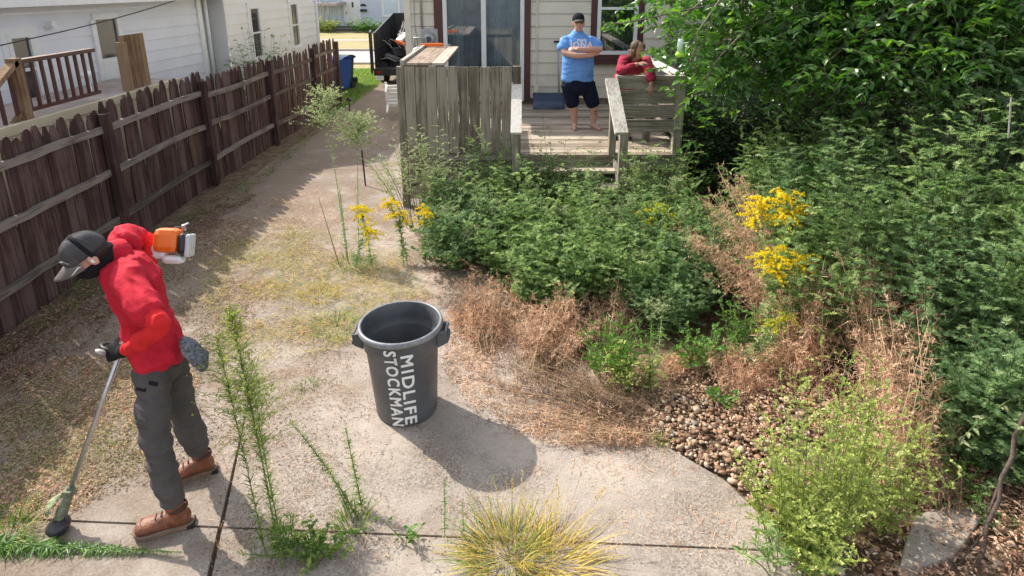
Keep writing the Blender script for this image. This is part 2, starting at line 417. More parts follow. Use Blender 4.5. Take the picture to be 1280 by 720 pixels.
# lawns, street
def lawn_mat(name,stops,sc=9):
    m,nt,b=newmat(name); tc=nd(nt,'ShaderNodeTexCoord')
    n=nd(nt,'ShaderNodeTexNoise'); n.inputs['Scale'].default_value=sc; n.inputs['Detail'].default_value=10; n.inputs['Roughness'].default_value=.8
    n1=nd(nt,'ShaderNodeTexNoise'); n1.inputs['Scale'].default_value=.5; n1.inputs['Detail'].default_value=3
    nt.links.new(tc.outputs['Object'],n.inputs['Vector']); nt.links.new(tc.outputs['Object'],n1.inputs['Vector'])
    ad=nd(nt,'ShaderNodeMath',operation='MULTIPLY_ADD'); ad.inputs[1].default_value=.4; nt.links.new(n1.outputs['Fac'],ad.inputs[0]); nt.links.new(n.outputs['Fac'],ad.inputs[2])
    r=ramp(nt,stops,ad.outputs[0]); nt.links.new(r.outputs[0],b.inputs['Base Color']); b.inputs['Roughness'].default_value=.9
    bp=nd(nt,'ShaderNodeBump'); bp.inputs['Strength'].default_value=.8; bp.inputs['Distance'].default_value=.03
    nt.links.new(n.outputs['Fac'],bp.inputs['Height']); nt.links.new(bp.outputs['Normal'],b.inputs['Normal']); return m
M['lawn']=lawn_mat('green_lawn',[(.45,(.05,.10,.02)),(.65,(.12,.20,.045)),(.85,(.22,.27,.09))])
M['lawn_dry']=lawn_mat('dry_lawn',[(.45,(.16,.14,.05)),(.65,(.30,.25,.10)),(.85,(.40,.33,.17))])
M['asphalt']=plain('street_surface',(.40,.37,.35),.9,.12,3,.3)
sheet('lawn',[(-9,13.5),(XL-.02,13.5),(XL-.02,21.5),(-9,21.5)],-.012,M['lawn'])
sheet('verge',[(-60,21.5),(40,21.5),(40,22.6),(-60,22.6)],-.004,M['lawn_dry'],.03)
sheet('street',[(-80,22.75),(60,22.75),(60,27.4),(-80,27.4)],-.02,M['asphalt'])
mb=MB()
for y_ in (22.68,27.47): mb.box((-10,y_,-.01),(140,.14,.16))
struct(mb.obj('kerb',plain('kerb_concrete',(.42,.38,.32),.9)))
sheet('far_lawn',[(-60,27.55),(50,27.55),(50,60),(-60,60)],.01,M['lawn_dry'],.05)
# sidewalk across the street
sheet('sidewalk',[(-60,32.0),(50,32.0),(50,33.1),(-60,33.1)],.02,plain('sidewalk_concrete',(.38,.33,.27),.9))
# ============================================================ siding helper
def siding(mb,o,d,n,u0,u1,z0,z1,ex,opens=(),lap=.022,mat=0,gap=.012):
    """clapboard courses along d (unit, horizontal) from u0..u1; each course is a slanted strip with an underside lip"""
    o=Vector(o);d=Vector(d);n=Vector(n); z=z0
    while z<z1-1e-4:
        zt=min(z+ex,z1); iv=[(u0,u1)]
        # split on openings boundaries
        cuts=sorted({z,zt}|{c for (_,_,a,b) in opens for c in (a,b) if z<c<zt})
        for ca,cb in zip(cuts[:-1],cuts[1:]):
            iv=[(u0,u1)]
            for (a,b,c,e) in opens:
                if c<cb-1e-4 and e>ca+1e-4:
                    nv=[]
                    for (s_,t_) in iv:
                        if b<=s_ or a>=t_: nv.append((s_,t_)); continue
                        if a>s_: nv.append((s_,a))
                        if b<t_: nv.append((b,t_))
                    iv=nv
            f=lambda zz: lap*(1-(zz-z)/ex)+.004
            for s_,t_ in iv:
                A=o+d*s_;B=o+d*t_; rr=random.random(); c0=ca
                if ca==z and cb-ca>gap*1.5:
                    c0=ca+gap; vs=[A-n*.012+Vector((0,0,ca)),B-n*.012+Vector((0,0,ca)),B-n*.012+Vector((0,0,c0)),A-n*.012+Vector((0,0,c0))]; mb.add(vs,[(0,1,2,3)],mat,rr)
                vs=[A+n*f(ca)+Vector((0,0,c0)),B+n*f(ca)+Vector((0,0,c0)),B+n*f(cb)+Vector((0,0,cb)),A+n*f(cb)+Vector((0,0,cb))]
                mb.add(vs,[(0,1,2,3)],mat,rr)
                if ca==z:
                    vs=[A-n*.012+Vector((0,0,c0)),B-n*.012+Vector((0,0,c0)),B+n*f(ca)+Vector((0,0,c0)),A+n*f(ca)+Vector((0,0,c0))]
                    mb.add(vs,[(0,1,2,3)],mat,rr)
        z=zt
def wallbox(mb,o,d,n,u,wd,z0,z1,dep0,dep1,mat=0):
    """box on a wall: centre u, width, between normal offsets dep0..dep1"""
    o=Vector(o);d=Vector(d);n=Vector(n)
    c=o+d*u+n*(dep0+dep1)/2+Vector((0,0,(z0+z1)/2))
    Mx=Matrix((d,n,Vector((0,0,1)))).transposed()
    mb.box(c,(wd,abs(dep1-dep0),z1-z0),rot=Mx,mat=mat)
def window(parent,o,d,n,u,wd,z0,z1,frame_mat,pane_mat,fw=.07,rail=True,name='window',sill=True,trim=None,tw=.1):
    """sash window: frame > pane"""
    mb=MB()
    if trim:
        mt=MB()
        for (a,b_,c,e) in ((u-wd/2-tw/2,tw,z0-tw,z1+tw),(u+wd/2+tw/2,tw,z0-tw,z1+tw),(u,wd,z1,z1+tw),(u,wd+.0,z0-tw,z0)):
            wallbox(mt,o,d,n,a,b_,c,e,0,.034)
    for (a,b_,c,e) in ((u-wd/2+fw/2,fw,z0,z1),(u+wd/2-fw/2,fw,z0,z1),(u,wd-2*fw,z1-fw,z1),(u,wd-2*fw,z0,z0+fw)):
        wallbox(mb,o,d,n,a,b_,c,e,-.02,.045)
    if rail: wallbox(mb,o,d,n,u,wd-2*fw,(z0+z1)/2-fw*.35,(z0+z1)/2+fw*.35,-.01,.04)
    if sill: wallbox(mb,o,d,n,u,wd+.1,z0-.05,z0-.002,.0,.085)
    fo=mb.obj(name,frame_mat); adopt(fo,parent)
    if trim:
        t=mt.obj('trim',trim); t.parent=fo; t.data.transform(Matrix.LocRotScale(parent.location,parent.rotation_euler,None).inverted())
    mp=MB(); wallbox(mp,o,d,n,u,wd-2*fw,z0+fw,z1-fw,.004,.010)
    p=mp.obj('pane',pane_mat); p.parent=fo; p.data.transform(Matrix.LocRotScale(parent.location,parent.rotation_euler,None).inverted())
    return fo
# ============================================================ main house
YW=11.05
def WX(px,y=60): return P(px,y,YW).x
house=thing('house','cream sided house with brown trimmed sliding door behind the deck','house',(1,YW,0))
o=(0,YW,0); d=(1,0,0); n=(0,-1,0)
xL=WX(513); xR=WX(829)
door=(WX(555),WX(655),.80,2.95); win=(WX(745),WX(795),P(770,68,YW).z,3.25)
mb=MB(); siding(mb,o,d,n,xL,xR,.84,3.75,.215,[door,win])
# recessed wing beyond the corner
siding(mb,(0,YW+.55,0),d,n,xR+.02,xR+1.3,.84,3.75,.215)
mb.box((xR,YW+.28,2.25),(.03,.55,3.0))
mb.box((xL+.0,YW+3.5,2.25),(.05,7,3.0))
wl=adopt(mb.obj('wall',M['siding_cream']),house)
mb=MB(); mb.box(((xL+xR)/2,YW+.05,.41),(xR-xL-.02,.1,.84)); mb.box((xR+.66,YW+.6,.41),(1.3,.1,.84))
adopt(mb.obj('foundation',plain('foundation_block',(.22,.17,.12),.9,.3,8,.4)),house)
for x_ in (xL-.02,xR+.0):
    mb=MB(); mb.box((x_,YW-.012,2.3),(.11,.07,2.95)); adopt(mb.obj('corner_trim',M['siding_cream']),house)
# roof with overhang, ridge parallel to the wall
mb=MB(); ez=3.62; 
def rf(x0,x1,y0,y1,z0,rz,ry):
    mb.add([(x0,y0,z0),(x1,y0,z0),(x1,ry,rz),(x0,ry,rz),(x0,y1,z0),(x1,y1,z0),(x0,y0,z0-.16),(x1,y0,z0-.16),(x0,y1,z0-.16),(x1,y1,z0-.16)],
     [(0,1,2,3),(3,2,5,4),(6,7,1,0),(4,5,9,8),(8,9,7,6),(0,3,4,8,6),(1,7,9,5,2)])
rf(xL-.4,xR+1.6,YW-.45,YW+9,ez,5.6,YW+4.4)
adopt(mb.obj('roof',M['shingle']),house)
# sliding door
x0,x1,z0,z1=door
mb=MB(); mb.box(((x0+x1)/2,YW+1.3,(z0+z1)/2),(x1-x0+.4,.05,z1-z0+.3)); 
mb.box((x0-.2,YW+.68,(z0+z1)/2),(.04,1.25,z1-z0+.3)); mb.box((x1+.2,YW+.68,(z0+z1)/2),(.04,1.25,z1-z0+.3)); mb.box(((x0+x1)/2,YW+.68,z0-.1),(x1-x0+.4,1.25,.05)); mb.box(((x0+x1)/2,YW+.68,z1+.12),(x1-x0+.4,1.25,.05))
adopt(mb.obj('interior',M['dark_interior']),house)
fr=MB(); xm=(x0+x1)/2
for (a,b_) in ((x0+.035,.07),(x1-.035,.07),(xm,.085)): fr.box((a,YW-.01,(z0+z1)/2),(b_,.09,z1-z0))
for z_ in (z0+.04,z1-.04): fr.box((xm,YW-.008,z_),(x1-x0-.002,.086,.08))
dr=adopt(fr.obj('sliding_door',M['white']),house)
def sub(o,par,root):
    o.parent=par; o.data.transform(Matrix.LocRotScale(root.location,root.rotation_euler,None).inverted()); return o
mb=MB()
for a,b_ in ((x0+.07,xm-.04),(xm+.04,x1-.07)): mb.box(((a+b_)/2,YW+.0,(z0+z1)/2),(b_-a,.008,z1-z0-.16))
sub(mb.obj('pane',M['glass']),dr,house)
# curtains: pleated sheets with gaps
mb=MB()
def curtain(xa,xb,y,amp,fr_,seed):
    k=160; t=np.linspace(0,1,k); X=xa+(xb-xa)*t; Yc_=y+amp*np.sin(t*fr_*6.28+seed)+amp*.5*np.sin(t*fr_*2.7*6.28+seed*2)
    v=np.concatenate([np.stack([X,Yc_,np.full(k,z0+.05)],1),np.stack([X,Yc_,np.full(k,z1)],1)])
    a=np.arange(k-1); mb.add(v,np.stack([a,a+1,a+1+k,a+k],1),0)
curtain(x0+.36,xm-.02,YW+.16,.03,12,1); curtain(xm+.03,x1-.06,YW+.17,.03,13,2); curtain(x0+.05,x0+.40,YW+.26,.02,5,4)
sub(mb.obj('curtain',M['curtain'],smooth=True),dr,house)
mb=MB()
for xa,xb in ((x0-.155,x0-.005),(x1+.005,x1+.115)): mb.box(((xa+xb)/2,YW-.02,1.95),(xb-xa,.06,2.3))
mb.box((xm,YW-.02,z1+.08),(x1-x0+.27,.06,.15))
sub(mb.obj('trim',M['brown_trim']),dr,house)
# window with brown trim
wx=(win[0]+win[1])/2; ww=win[1]-win[0]
wo=window(house,o,d,n,wx,ww,win[2],win[3],M['white'],M['glass'],.065,True,trim=M['brown_trim'],tw=.11,sill=False)
mb=MB(); mb.box((wx,YW-.06,win[2]-.14),(ww+.36,.11,.055)); sub(mb.obj('sill',M['brown_trim']),wo,house)
mb=MB(); mb.box((wx,YW+.9,(win[2]+win[3])/2),(ww+.3,.04,1.7))
for s_ in (-1,1): mb.box((wx+s_*(ww/2+.06),YW+.48,(win[2]+win[3])/2),(.03,.85,1.7))
sub(mb.obj('interior',M['dark_interior']),wo,house)
mb=MB()
k=90; t=np.linspace(0,1,k); X=win[0]+.06+(ww-.12)*t; Yc_=YW+.1+.02*np.sin(t*50)+.01*np.sin(t*117)
for (zz0,zz1) in ((win[2],(win[2]+win[3])/2),((win[2]+win[3])/2+.02,win[3])):
    v=np.concatenate([np.stack([X,Yc_,np.full(k,zz0)],1),np.stack([X,Yc_,np.full(k,zz1)],1)]); a=np.arange(k-1)
    mb.add(v,np.stack([a,a+1,a+1+k,a+k],1),0)
sub(mb.obj('curtain',plain('dark_curtain',(.10,.105,.11),.9,.3,8),smooth=True),wo,house)
# utilities on the wall
def wpt(px,py,off=.0): q=P(px,py,YW-off); return q
q=wpt(537,49,.1)
mb=MB(); mb.box((q.x,YW-.06,q.z),(.30,.10,.36)); adopt(mb.obj('meter_box',M['grey_metal'],bevel=.02),house)
mt=MB(); Mr=Matrix.Rotation(math.pi/2,3,'X')
mt.lathe([(0,.0),(.105,.0),(.105,.04),(.085,.10),(0,.12)],28,(q.x,YW-.11,q.z+.01),0,Mr); adopt(mt.obj('electric_meter',M['grey_metal'],smooth=True),house)
mb=MB(); mb.lathe([(0,.002),(.05,.002),(.04,.014),(0,.02)],20,(q.x,YW-.225,q.z+.01),0,Mr); adopt(mb.obj('meter_dial',M['dark_grey']),house)
mb=MB(); x_=WX(529); mb.tube([(x_,YW-.05,3.6),(x_,YW-.05,q.z+.18)],.02,8); x2=WX(522); mb.tube([(x2,YW-.04,3.6),(x2-.03,YW-.04,2.2),(x2+.04,YW-.04,1.5)],.008,6)
adopt(mb.obj('conduit',M['grey_metal'],smooth=True),house)
x3=WX(670,100); mb=MB(); mb.tube([(x3,YW-.045,3.6),(x3,YW-.045,1.0)],.014,8); mb.box((x3,YW-.06,.97),(.09,.08,.26)); mb.box((x3,YW-.05,2.16),(.05,.04,.06))
adopt(mb.obj('vent_pipe',M['siding_cream'],smooth=False),house)
q=wpt(526,69,.25)
gm=thing('gas_meter','rounded grey gas meter low on the cream house corner','gas meter',(q.x,q.y,.0))
mb=MB(); mb.lathe([(0,-.12),(.15,-.1),(.17,0),(.15,.1),(0,.12)],24,(q.x,q.y,q.z),0,Matrix.Rotation(math.pi/2,3,'X')); adopt(mb.obj('meter_body',M['grey_metal'],smooth=True),gm)
mb=MB(); mb.tube([(q.x-.1,q.y,q.z+.1),(q.x-.1,q.y,q.z+.3),(q.x+.1,q.y,q.z+.3),(q.x+.1,q.y,q.z+.1)],.02,8); mb.tube([(q.x,q.y,q.z-.1),(q.x,q.y,-.05)],.022,8); adopt(mb.obj('pipe',M['grey_metal'],smooth=True),gm)
# ============================================================ deck
ZD=.73; XD0=P(508,130,7.7).x; XD1=2.27; YD=7.6
deck=thing('wooden_deck','weathered wooden deck with steps, plank screen and railings by the cream house','deck',(.4,9,0))
mb=MB(); y=YD
while y<YW-.02:
    mb.box(((XD0+XD1)/2+random.uniform(-.004,.004),y+.068,ZD-.02+random.uniform(-.002,.002)),(XD1-XD0,.134,.04)); y+=.141
adopt(mb.obj('floor',M['deck_wood']),deck)
mb=MB(); 
for k,z_ in enumerate((.60,.41,.20)): mb.box(((XD0+XD1)/2,YD+.05,z_),(XD1-XD0-.02,.04,.17))
mb.box((XD0+.03,9.3,.4),(.04,3.3,.55)); mb.box((XD1-.03,9.3,.4),(.04,3.3,.55))
adopt(mb.obj('skirt_board',M['rail_wood']),deck)
sx0=P(652,200,7.5).x+.02; sx1=P(771,200,7.4).x
for i,(yf,zt) in enumerate(((7.33,.585),(7.05,.43),(6.77,.275),(6.49,.125))):
    mb=MB(); mb.box(((sx0+sx1)/2,yf+.09,zt-.018),(sx1-sx0,.13,.036)); mb.box(((sx0+sx1)/2,yf+.225,zt-.018),(sx1-sx0,.125,.036))
    adopt(mb.obj('step',M['deck_wood']),deck)
for x_ in (sx0-.0,sx1+.0):
    mb=MB(); mb.beam((x_,7.6,.55),(x_,6.45,.0),.04,.26); adopt(mb.obj('stringer',M['rail_wood']),deck)
# plank screen on the left
zt=P(560,82,7.66).z; mb=MB(); xs=np.linspace(XD0,P(640,130,7.66).x,11)
for a,b_ in zip(xs[:-1],xs[1:]):
    mb.box(((a+b_)/2,YD+.03+random.uniform(-.004,.004),(ZD+.0+zt)/2+random.uniform(-.006,.006)),((b_-a)-.008,.022,zt-ZD-.02))
adopt(mb.obj('plank_screen',M['panel_wood']),deck)
for (y_,z_,h_) in ((YD+.075,zt-.1,.09),(YD+.075,ZD+.1,.09),(YD,ZD-.04,.05)):
    mb=MB(); mb.box(((XD0+xs[-1])/2,y_,z_),(xs[-1]-XD0,.04,h_)); adopt(mb.obj('screen_rail',M['rail_wood']),deck)
xp=P(646,130,7.6).x
def post(x,y,z0,z1,w=.09,mat='post_wood'):
    mb=MB(); mb.box((x,y,(z0+z1)/2),(w,w,z1-z0)); return adopt(mb.obj('post',M[mat],bevel=.004),deck)
post(xp,YD+.03,-.05,zt-.002,.10,'panel_wood')
post(XD0-.05,YD+.06,-.05,zt-.01); 
# broad ledge running back on the left side
mb=MB(); ya,yb=7.64,9.75
for k in range(3):
    x_=XD0+.02+k*.165+.08; mb.beam((x_,ya,zt+.02),(x_,yb,zt+.02),.158,.03)
adopt(mb.obj('ledge',wood('ledge_wood',(.16,.115,.08),(.33,.25,.19),(.52,.43,.35),'Y')),deck)
mb=MB(); mb.beam((XD0-.02,ya,zt+.035),(XD0-.02,yb+.1,zt+.035),.05,.07); adopt(mb.obj('ledge_edge',M['cap_wood']),deck)
mb=MB()
for y_ in np.arange(7.8,9.9,.145): mb.box((XD0-.01,y_,(ZD+zt)/2),(.022,.137,zt-ZD-.04))
adopt(mb.obj('side_screen',M['panel_wood']),deck)
# stair rail left cap
a=P(646,102,7.62); b_=P(645,165,6.95)
mb=MB(); mb.beam(a+Vector((0,0,-.02)),b_+Vector((0,0,-.02)),.13,.04); adopt(mb.obj('handrail',M['cap_wood']),deck)
post(b_.x,b_.y+.08,-.05,b_.z-.03)
# right stair rail
a=P(764,99,7.66); b_=P(777,167,6.93)
mb=MB(); mb.beam(a,b_,.155,.042); adopt(mb.obj('handrail',M['cap_wood']),deck)
post(P(778,200,7.0).x,7.0,-.05,b_.z-.02,.10); post(P(768,150,7.62).x-.01,7.66,-.05,a.z-.04,.09)
# slatted front railing on the right
XA=P(769,130,7.7).x; XB=P(846,130,7.7).x
for (py,hh) in ((104,.14),(121,.17),(139,.16),(157,.16)):
    z_=P(800,py,7.7).z; mb=MB(); mb.box(((XA+XB)/2,7.70,z_),(XB-XA,.035,hh)); adopt(mb.obj('slat',M['rail_wood']),deck)
post(XB+.03,7.70,ZD-.1,P(848,98,7.7).z,.11)
mb=MB(); mb.beam((XA,7.72,P(800,99,7.7).z+.03),(XB+.08,7.72,P(800,99,7.7).z+.03),.13,.035); adopt(mb.obj('top_rail',M['rail_wood']),deck)
# right side railing running back
zr=P(845,97,7.75).z
mb=MB(); mb.beam((XB+.03,7.8,zr+.02),(XB+.0,10.9,zr+.02),.14,.04); adopt(mb.obj('side_rail',M['cap_wood']),deck)
for k,z_ in enumerate((1.0,1.25,1.48)):
    mb=MB(); mb.beam((XB+.03,7.8,z_),(XB+.0,10.9,z_),.03,.14); adopt(mb.obj('slat',M['rail_wood']),deck)
post(XB+.02,9.4,ZD,zr); post(XB+.02,10.85,ZD,zr)
# short posts seen under the slats
post(P(808,165,8.3).x,8.3,ZD,ZD+.28,.09)
# orange tool on the ledge
q=P(541,61,9.6); 
t=thing('orange_hand_tool','orange hand tool lying on the far end of the deck ledge','tool',(q.x,9.6,zt+.036))
mb=MB(); mb.beam((-.19,0,.03),(.16,.03,.035),.06,.05); adopt_=mb.obj('grip',M['orange'],t,bevel=.012)
mb=MB(); mb.beam((.15,.03,.03),(.27,.05,.03),.02,.02); mb.obj('blade',M['grey_metal'],t)
# snow shovel leaning on wall
s0=P(700,118,10.8); top=P(697,52,11.0)
t=thing('snow_shovel','blue black snow shovel leaning on the cream wall behind the standing man','shovel',(s0.x,10.8,ZD))
mb=MB(); k=12; xs_=np.linspace(-.28,.28,k); vs=[];
zb=ZD+.01; zt_=P(690,116,10.85).z
for yy_,z_ in ((10.55,zb),(10.72,(zb+zt_)/2),(10.85,zt_)):
    for x_ in xs_: vs.append((P(686,130,10.7).x+x_,yy_+.35*(x_**2),z_))
fs=[(i*k+j,i*k+j+1,(i+1)*k+j+1,(i+1)*k+j) for i in range(2) for j in range(k-1)]
mb.add(vs,fs); bl=adopt(mb.obj('blade',plain('blue_black_plastic',(.05,.075,.13),.3,.2,4),smooth=True),t)
so_=bl.modifiers.new('s','SOLIDIFY'); so_.thickness=.008
mb=MB(); mb.tube([(P(699,100,10.9).x,10.84,zt_-.06),(top.x,10.97,top.z)],.016,8); adopt(mb.obj('shaft',M['grey_metal'],smooth=True),t)
mb=MB(); mb.beam((top.x-.07,10.97,top.z),(top.x+.07,10.97,top.z),.035,.035); adopt(mb.obj('handle',M['black']),t)
# ============================================================ picket fence
FB=[(-4.22,1.2),(-4.28,4.5),(-4.42,8),(-4.38,11.5),(-4.22,14.8)]
def FX(Y):
    for (xa,ya),(xb,yb) in zip(FB[:-1],FB[1:]):
        if Y<=yb: return xa+(xb-xa)*(Y-ya)/(yb-ya)
    return FB[-1][0]
fence=thing('picket_fence','long dark brown weathered dog eared fence along the driveway','fence',(-4.35,8,0))
posts=[1.9,4.2,6.35,8.6,11.0,13.2,14.75]
lat=plain('x',(0.1,.1,.1))
for i in range(len(posts)-1):
    ya,yb=posts[i],posts[i+1]; mb=MB(); y=ya-.0
    dz=random.uniform(-.05,.03)
    while y<yb-.02:
        wdt=random.choice((.095,.12,.138,.138,.15)); lean=random.uniform(-.012,.012)
        h=(1.62 if i<2 else 1.68)+dz+random.uniform(-.035,.03)-(.1 if i>=3 else 0)
        x=FX(y)-.045; w2=wdt-random.choice((.003,.004,.006,.014))
        # dog-ear picket
        y0_,y1_=y+.004,y+w2; b0=-.02
        ox=random.uniform(-.006,.006); t_=.018
        prof=[(y0_,b0),(y1_,b0),(y1_+lean,h-.10),(y1_-.028+lean,h-.02),((y0_+y1_)/2+.012+lean,h),((y0_+y1_)/2-.012+lean,h),(y0_+.028+lean,h-.02),(y0_+lean,h-.10)]
        m_=len(prof); tw=random.uniform(-.02,.02)
        vs=[(x+ox+tw*zz,yy_,zz) for yy_,zz in prof]+[(x+ox+tw*zz-t_,yy_,zz) for yy_,zz in prof]
        mb.add(vs,[tuple(range(m_)),tuple(range(2*m_-1,m_-1,-1))]+[(j,m_+j,m_+(j+1)%m_,(j+1)%m_) for j in range(m_)])
        y+=wdt
    pn=adopt(mb.obj('picket_panel',M['fence']),fence)
    for zr_ in (.36,.90,1.38):
        mb=MB(); zz=zr_+(-.06 if i>=3 and zr_>1 else 0); pts=[]
        kk=10; sag=random.uniform(-.02,.03)
        for j in range(kk+1):
            yy_=ya+.03+(yb-ya-.06)*j/kk; pts.append(Vector((FX(yy_)-.018,yy_,zz+dz*.5+sag*math.sin(math.pi*j/kk)*(-1)+random.uniform(-.006,.006))))
        for p0,p1 in zip(pts[:-1],pts[1:]): pass
        # continuous sagging rail
        vs=[];fs=[]
        for p in pts:
            for dx_,dz_ in ((-.02,-.036),(.018,-.036),(.018,.036),(-.02,.036)): vs.append((p.x+dx_,p.y,p.z+dz_))
        for j in range(kk):
            for q_ in range(4): fs.append((j*4+q_,j*4+(q_+1)%4,(j+1)*4+(q_+1)%4,(j+1)*4+q_))
        fs+= [(3,2,1,0),(kk*4,kk*4+1,kk*4+2,kk*4+3)]
        mb.add(vs,fs); adopt(mb.obj('fence_rail',M['fence_rail']),fence)
for y_ in posts:
    mb=MB(); mb.box((FX(y_)+.012,y_-.0,.76),(.085,.09,1.55)); adopt(mb.obj('post',M['fence'],bevel=.006),fence)
bpy.data.materials.remove(lat)
# ============================================================ neighbouring houses
def onwall(px,o,d):
    """u along wall line o+d*u seen in image column px"""
    u_=(px-CX)/FPX; best=None
    lo,hi=-30,60
    def f(u):
        p=Vector(o)+Vector(d)*u
        dep=p.y*cp+ (H-1.8)*sp   # depth at window height
        return p.x-u_*dep
    for _ in range(60):
        m_=(lo+hi)/2
        if f(m_)<0: lo=m_
        else: hi=m_
    return (lo+hi)/2
def zat(px,py,o,d):
    u=onwall(px,o,d); p=Vector(o)+Vector(d)*u; r=ray(px,py); t=p.y/r.y; return H+r.z*t
A=Vector((-6.75,5.0,0)); B=Vector((-6.08,12.15,0)); d1=(B-A).normalized(); n1=Vector((d1.y,-d1.x,0))
L1=(B-A).length; A=A-d1*4; L1+=4
nh=thing('neighbor_house','white neighbour house with small deck behind the brown fence','house',(-7,9,0))
wa=(onwall(14,A,d1),onwall(46,A,d1)); da=(onwall(121,A,d1),onwall(152,A,d1))
zw1=zat(25,42,A,d1); zd1=zat(135,24,A,d1); zE=zat(0,9,A,d1)
ops=[(wa[0],wa[1],zw1-.95,zw1),(da[0],da[1],1.42,zd1)]
mb=MB(); siding(mb,A,d1,n1,0,L1,1.0,zE,.185,ops); adopt(mb.obj('wall',M['siding_white']),nh)
mb=MB(); wallbox(mb,A,d1,n1,L1/2,L1,-.05,1.0,-.1,0.0); wallbox(mb,A,d1,n1,L1/2,L1,zE,zE+.14,.0,.03); adopt(mb.obj('foundation',M['siding_white']),nh)
mb=MB(); wallbox(mb,A,d1,n1,L1-.05,.14,.9,zE,.0,.05); adopt(mb.obj('corner_board',M['white']),nh)
mb=MB(); mb.box(B+Vector((-1.5,.05,1.9)),(3,.08,3.4)); adopt(mb.obj('end_wall',M['siding_white']),nh)
mb=MB()
e0=A+n1*.35; e1=B+n1*.35+d1*.3; r0=A-n1*3.2; r1=B-n1*3.2+d1*.3
zz=zE+.06
mb.add([tuple(e0+Vector((0,0,zz+.10))),tuple(e1+Vector((0,0,zz+.10))),tuple(r1+Vector((0,0,zz+1.7))),tuple(r0+Vector((0,0,zz+1.7)))],[(0,1,2,3)])
adopt(mb.obj('roof',M['shingle']),nh)
mb=MB(); 
for (a_,z0_,z1_) in ((.35,zz-.06,zz+.095),): wallbox(mb,A,d1,n1,L1/2+.1,L1+.3,z0_,z1_,.33,.40)
wallbox(mb,A,d1,n1,L1/2,L1+.2,zz-.02,zz+.0,.03,.33)
adopt(mb.obj('eave',M['white']),nh)
window(nh,A,d1,n1,(wa[0]+wa[1])/2,wa[1]-wa[0],zw1-.95,zw1,M['white'],M['glass_dark'],.06,True,trim=M['white'],tw=.08)
# storm door
f=MB(); u_=(da[0]+da[1])/2; w_=da[1]-da[0]
for (a_,b_,c_,e_) in ((u_-w_/2,.09,1.42,zd1),(u_+w_/2,.09,1.42,zd1),(u_,w_,zd1-.0,zd1+.09),(u_,w_-.1,1.42,1.75)): wallbox(f,A,d1,n1,a_,b_,c_,e_,-.01,.05)
dro=adopt(f.obj('door',M['white']),nh)
f=MB(); wallbox(f,A,d1,n1,u_,w_-.09,1.75,zd1,.004,.012); sub(f.obj('pane',M['glass_dark']),dro,nh)
uL=onwall(68,A,d1); zL=zat(68,31,A,d1); f=MB(); wallbox(f,A,d1,n1,uL,.09,zL-.02,zL+.05,.02,.12); wallbox(f,A,d1,n1,uL,.11,zL-.045,zL-.022,.02,.15); adopt(f.obj('wall_light',M['white']),nh)
# downpipe at the corner
f=MB(); q=B+n1*.08+d1*.10; f.tube([(q.x,q.y,.2),(q.x,q.y,4)],.035,8); adopt(f.obj('downspout',M['white'],smooth=True),nh)
f=MB(); q=B+n1*.05+d1*.24; f.tube([(q.x,q.y,.2),(q.x,q.y,4)],.010,6); adopt(f.obj('cable',M['grey_metal']),nh)
# second, warmer white building
A2=Vector((-5.78,12.55,0)); B2=Vector((-5.75,18.3,0)); d2=(B2-A2).normalized(); n2=Vector((d2.y,-d2.x,0)); L2=(B2-A2).length
nb=thing('neighbor_house','warm white sided house with narrow windows beyond the fence','house',(-6.5,15,0))
opn=[]
for (a_,b_,t_,bt) in ((313,325,8,0),(363,372,3,0)):
    ua,ub=onwall(a_,A2,d2),onwall(b_,A2,d2); zt2=zat((a_+b_)/2,t_,A2,d2); opn.append((ua,ub,zt2-1.15,zt2))
mb=MB(); siding(mb,A2,d2,n2,0,L2,.4,3.6,.205,opn); adopt(mb.obj('wall',M['siding_white2']),nb)
mb=MB(); wallbox(mb,A2,d2,n2,L2-.0,.13,.3,3.6,0,.05); adopt(mb.obj('corner_board',M['white']),nb)
for q in (B2+Vector((-2.0,-.02,1.9)),A2+Vector((-2.0,.02,1.9))):
    mb=MB(); mb.box(q,(4,.05,3.5)); adopt(mb.obj('end_wall',M['siding_white2']),nb)
mb=MB(); wallbox(mb,A2,d2,n2,L2/2,L2,-.05,.4,-.1,.0); adopt(mb.obj('foundation',M['siding_white2']),nb)
mb=MB(); mb.add([(-5.4,12.3,3.6),(-5.4,18.7,3.6),(-9,18.7,5.2),(-9,12.3,5.2),(-5.4,12.3,3.45),(-5.4,18.7,3.45)],[(0,1,2,3),(4,5,1,0)]); adopt(mb.obj('roof',M['shingle']),nb)
for (ua,ub,z0_,z1_) in opn: window(nb,A2,d2,n2,(ua+ub)/2,ub-ua,z0_,z1_,M['white'],M['glass_dark'],.05,True,trim=M['white'],tw=.09)
# overhead cable
pts=[]
for t in np.linspace(0,1,24):
    a_=P(-10,59,7.2); b_=P(245,-8,11.6); p=a_.lerp(b_,t); p.z-=.05*math.sin(math.pi*t); pts.append(p)
mb=MB(); mb.tube(pts,.008,6); tag(mb.obj('overhead_cable',M['black'],smooth=True),'thin dark overhead cable sloping up across the white neighbour house','cable')
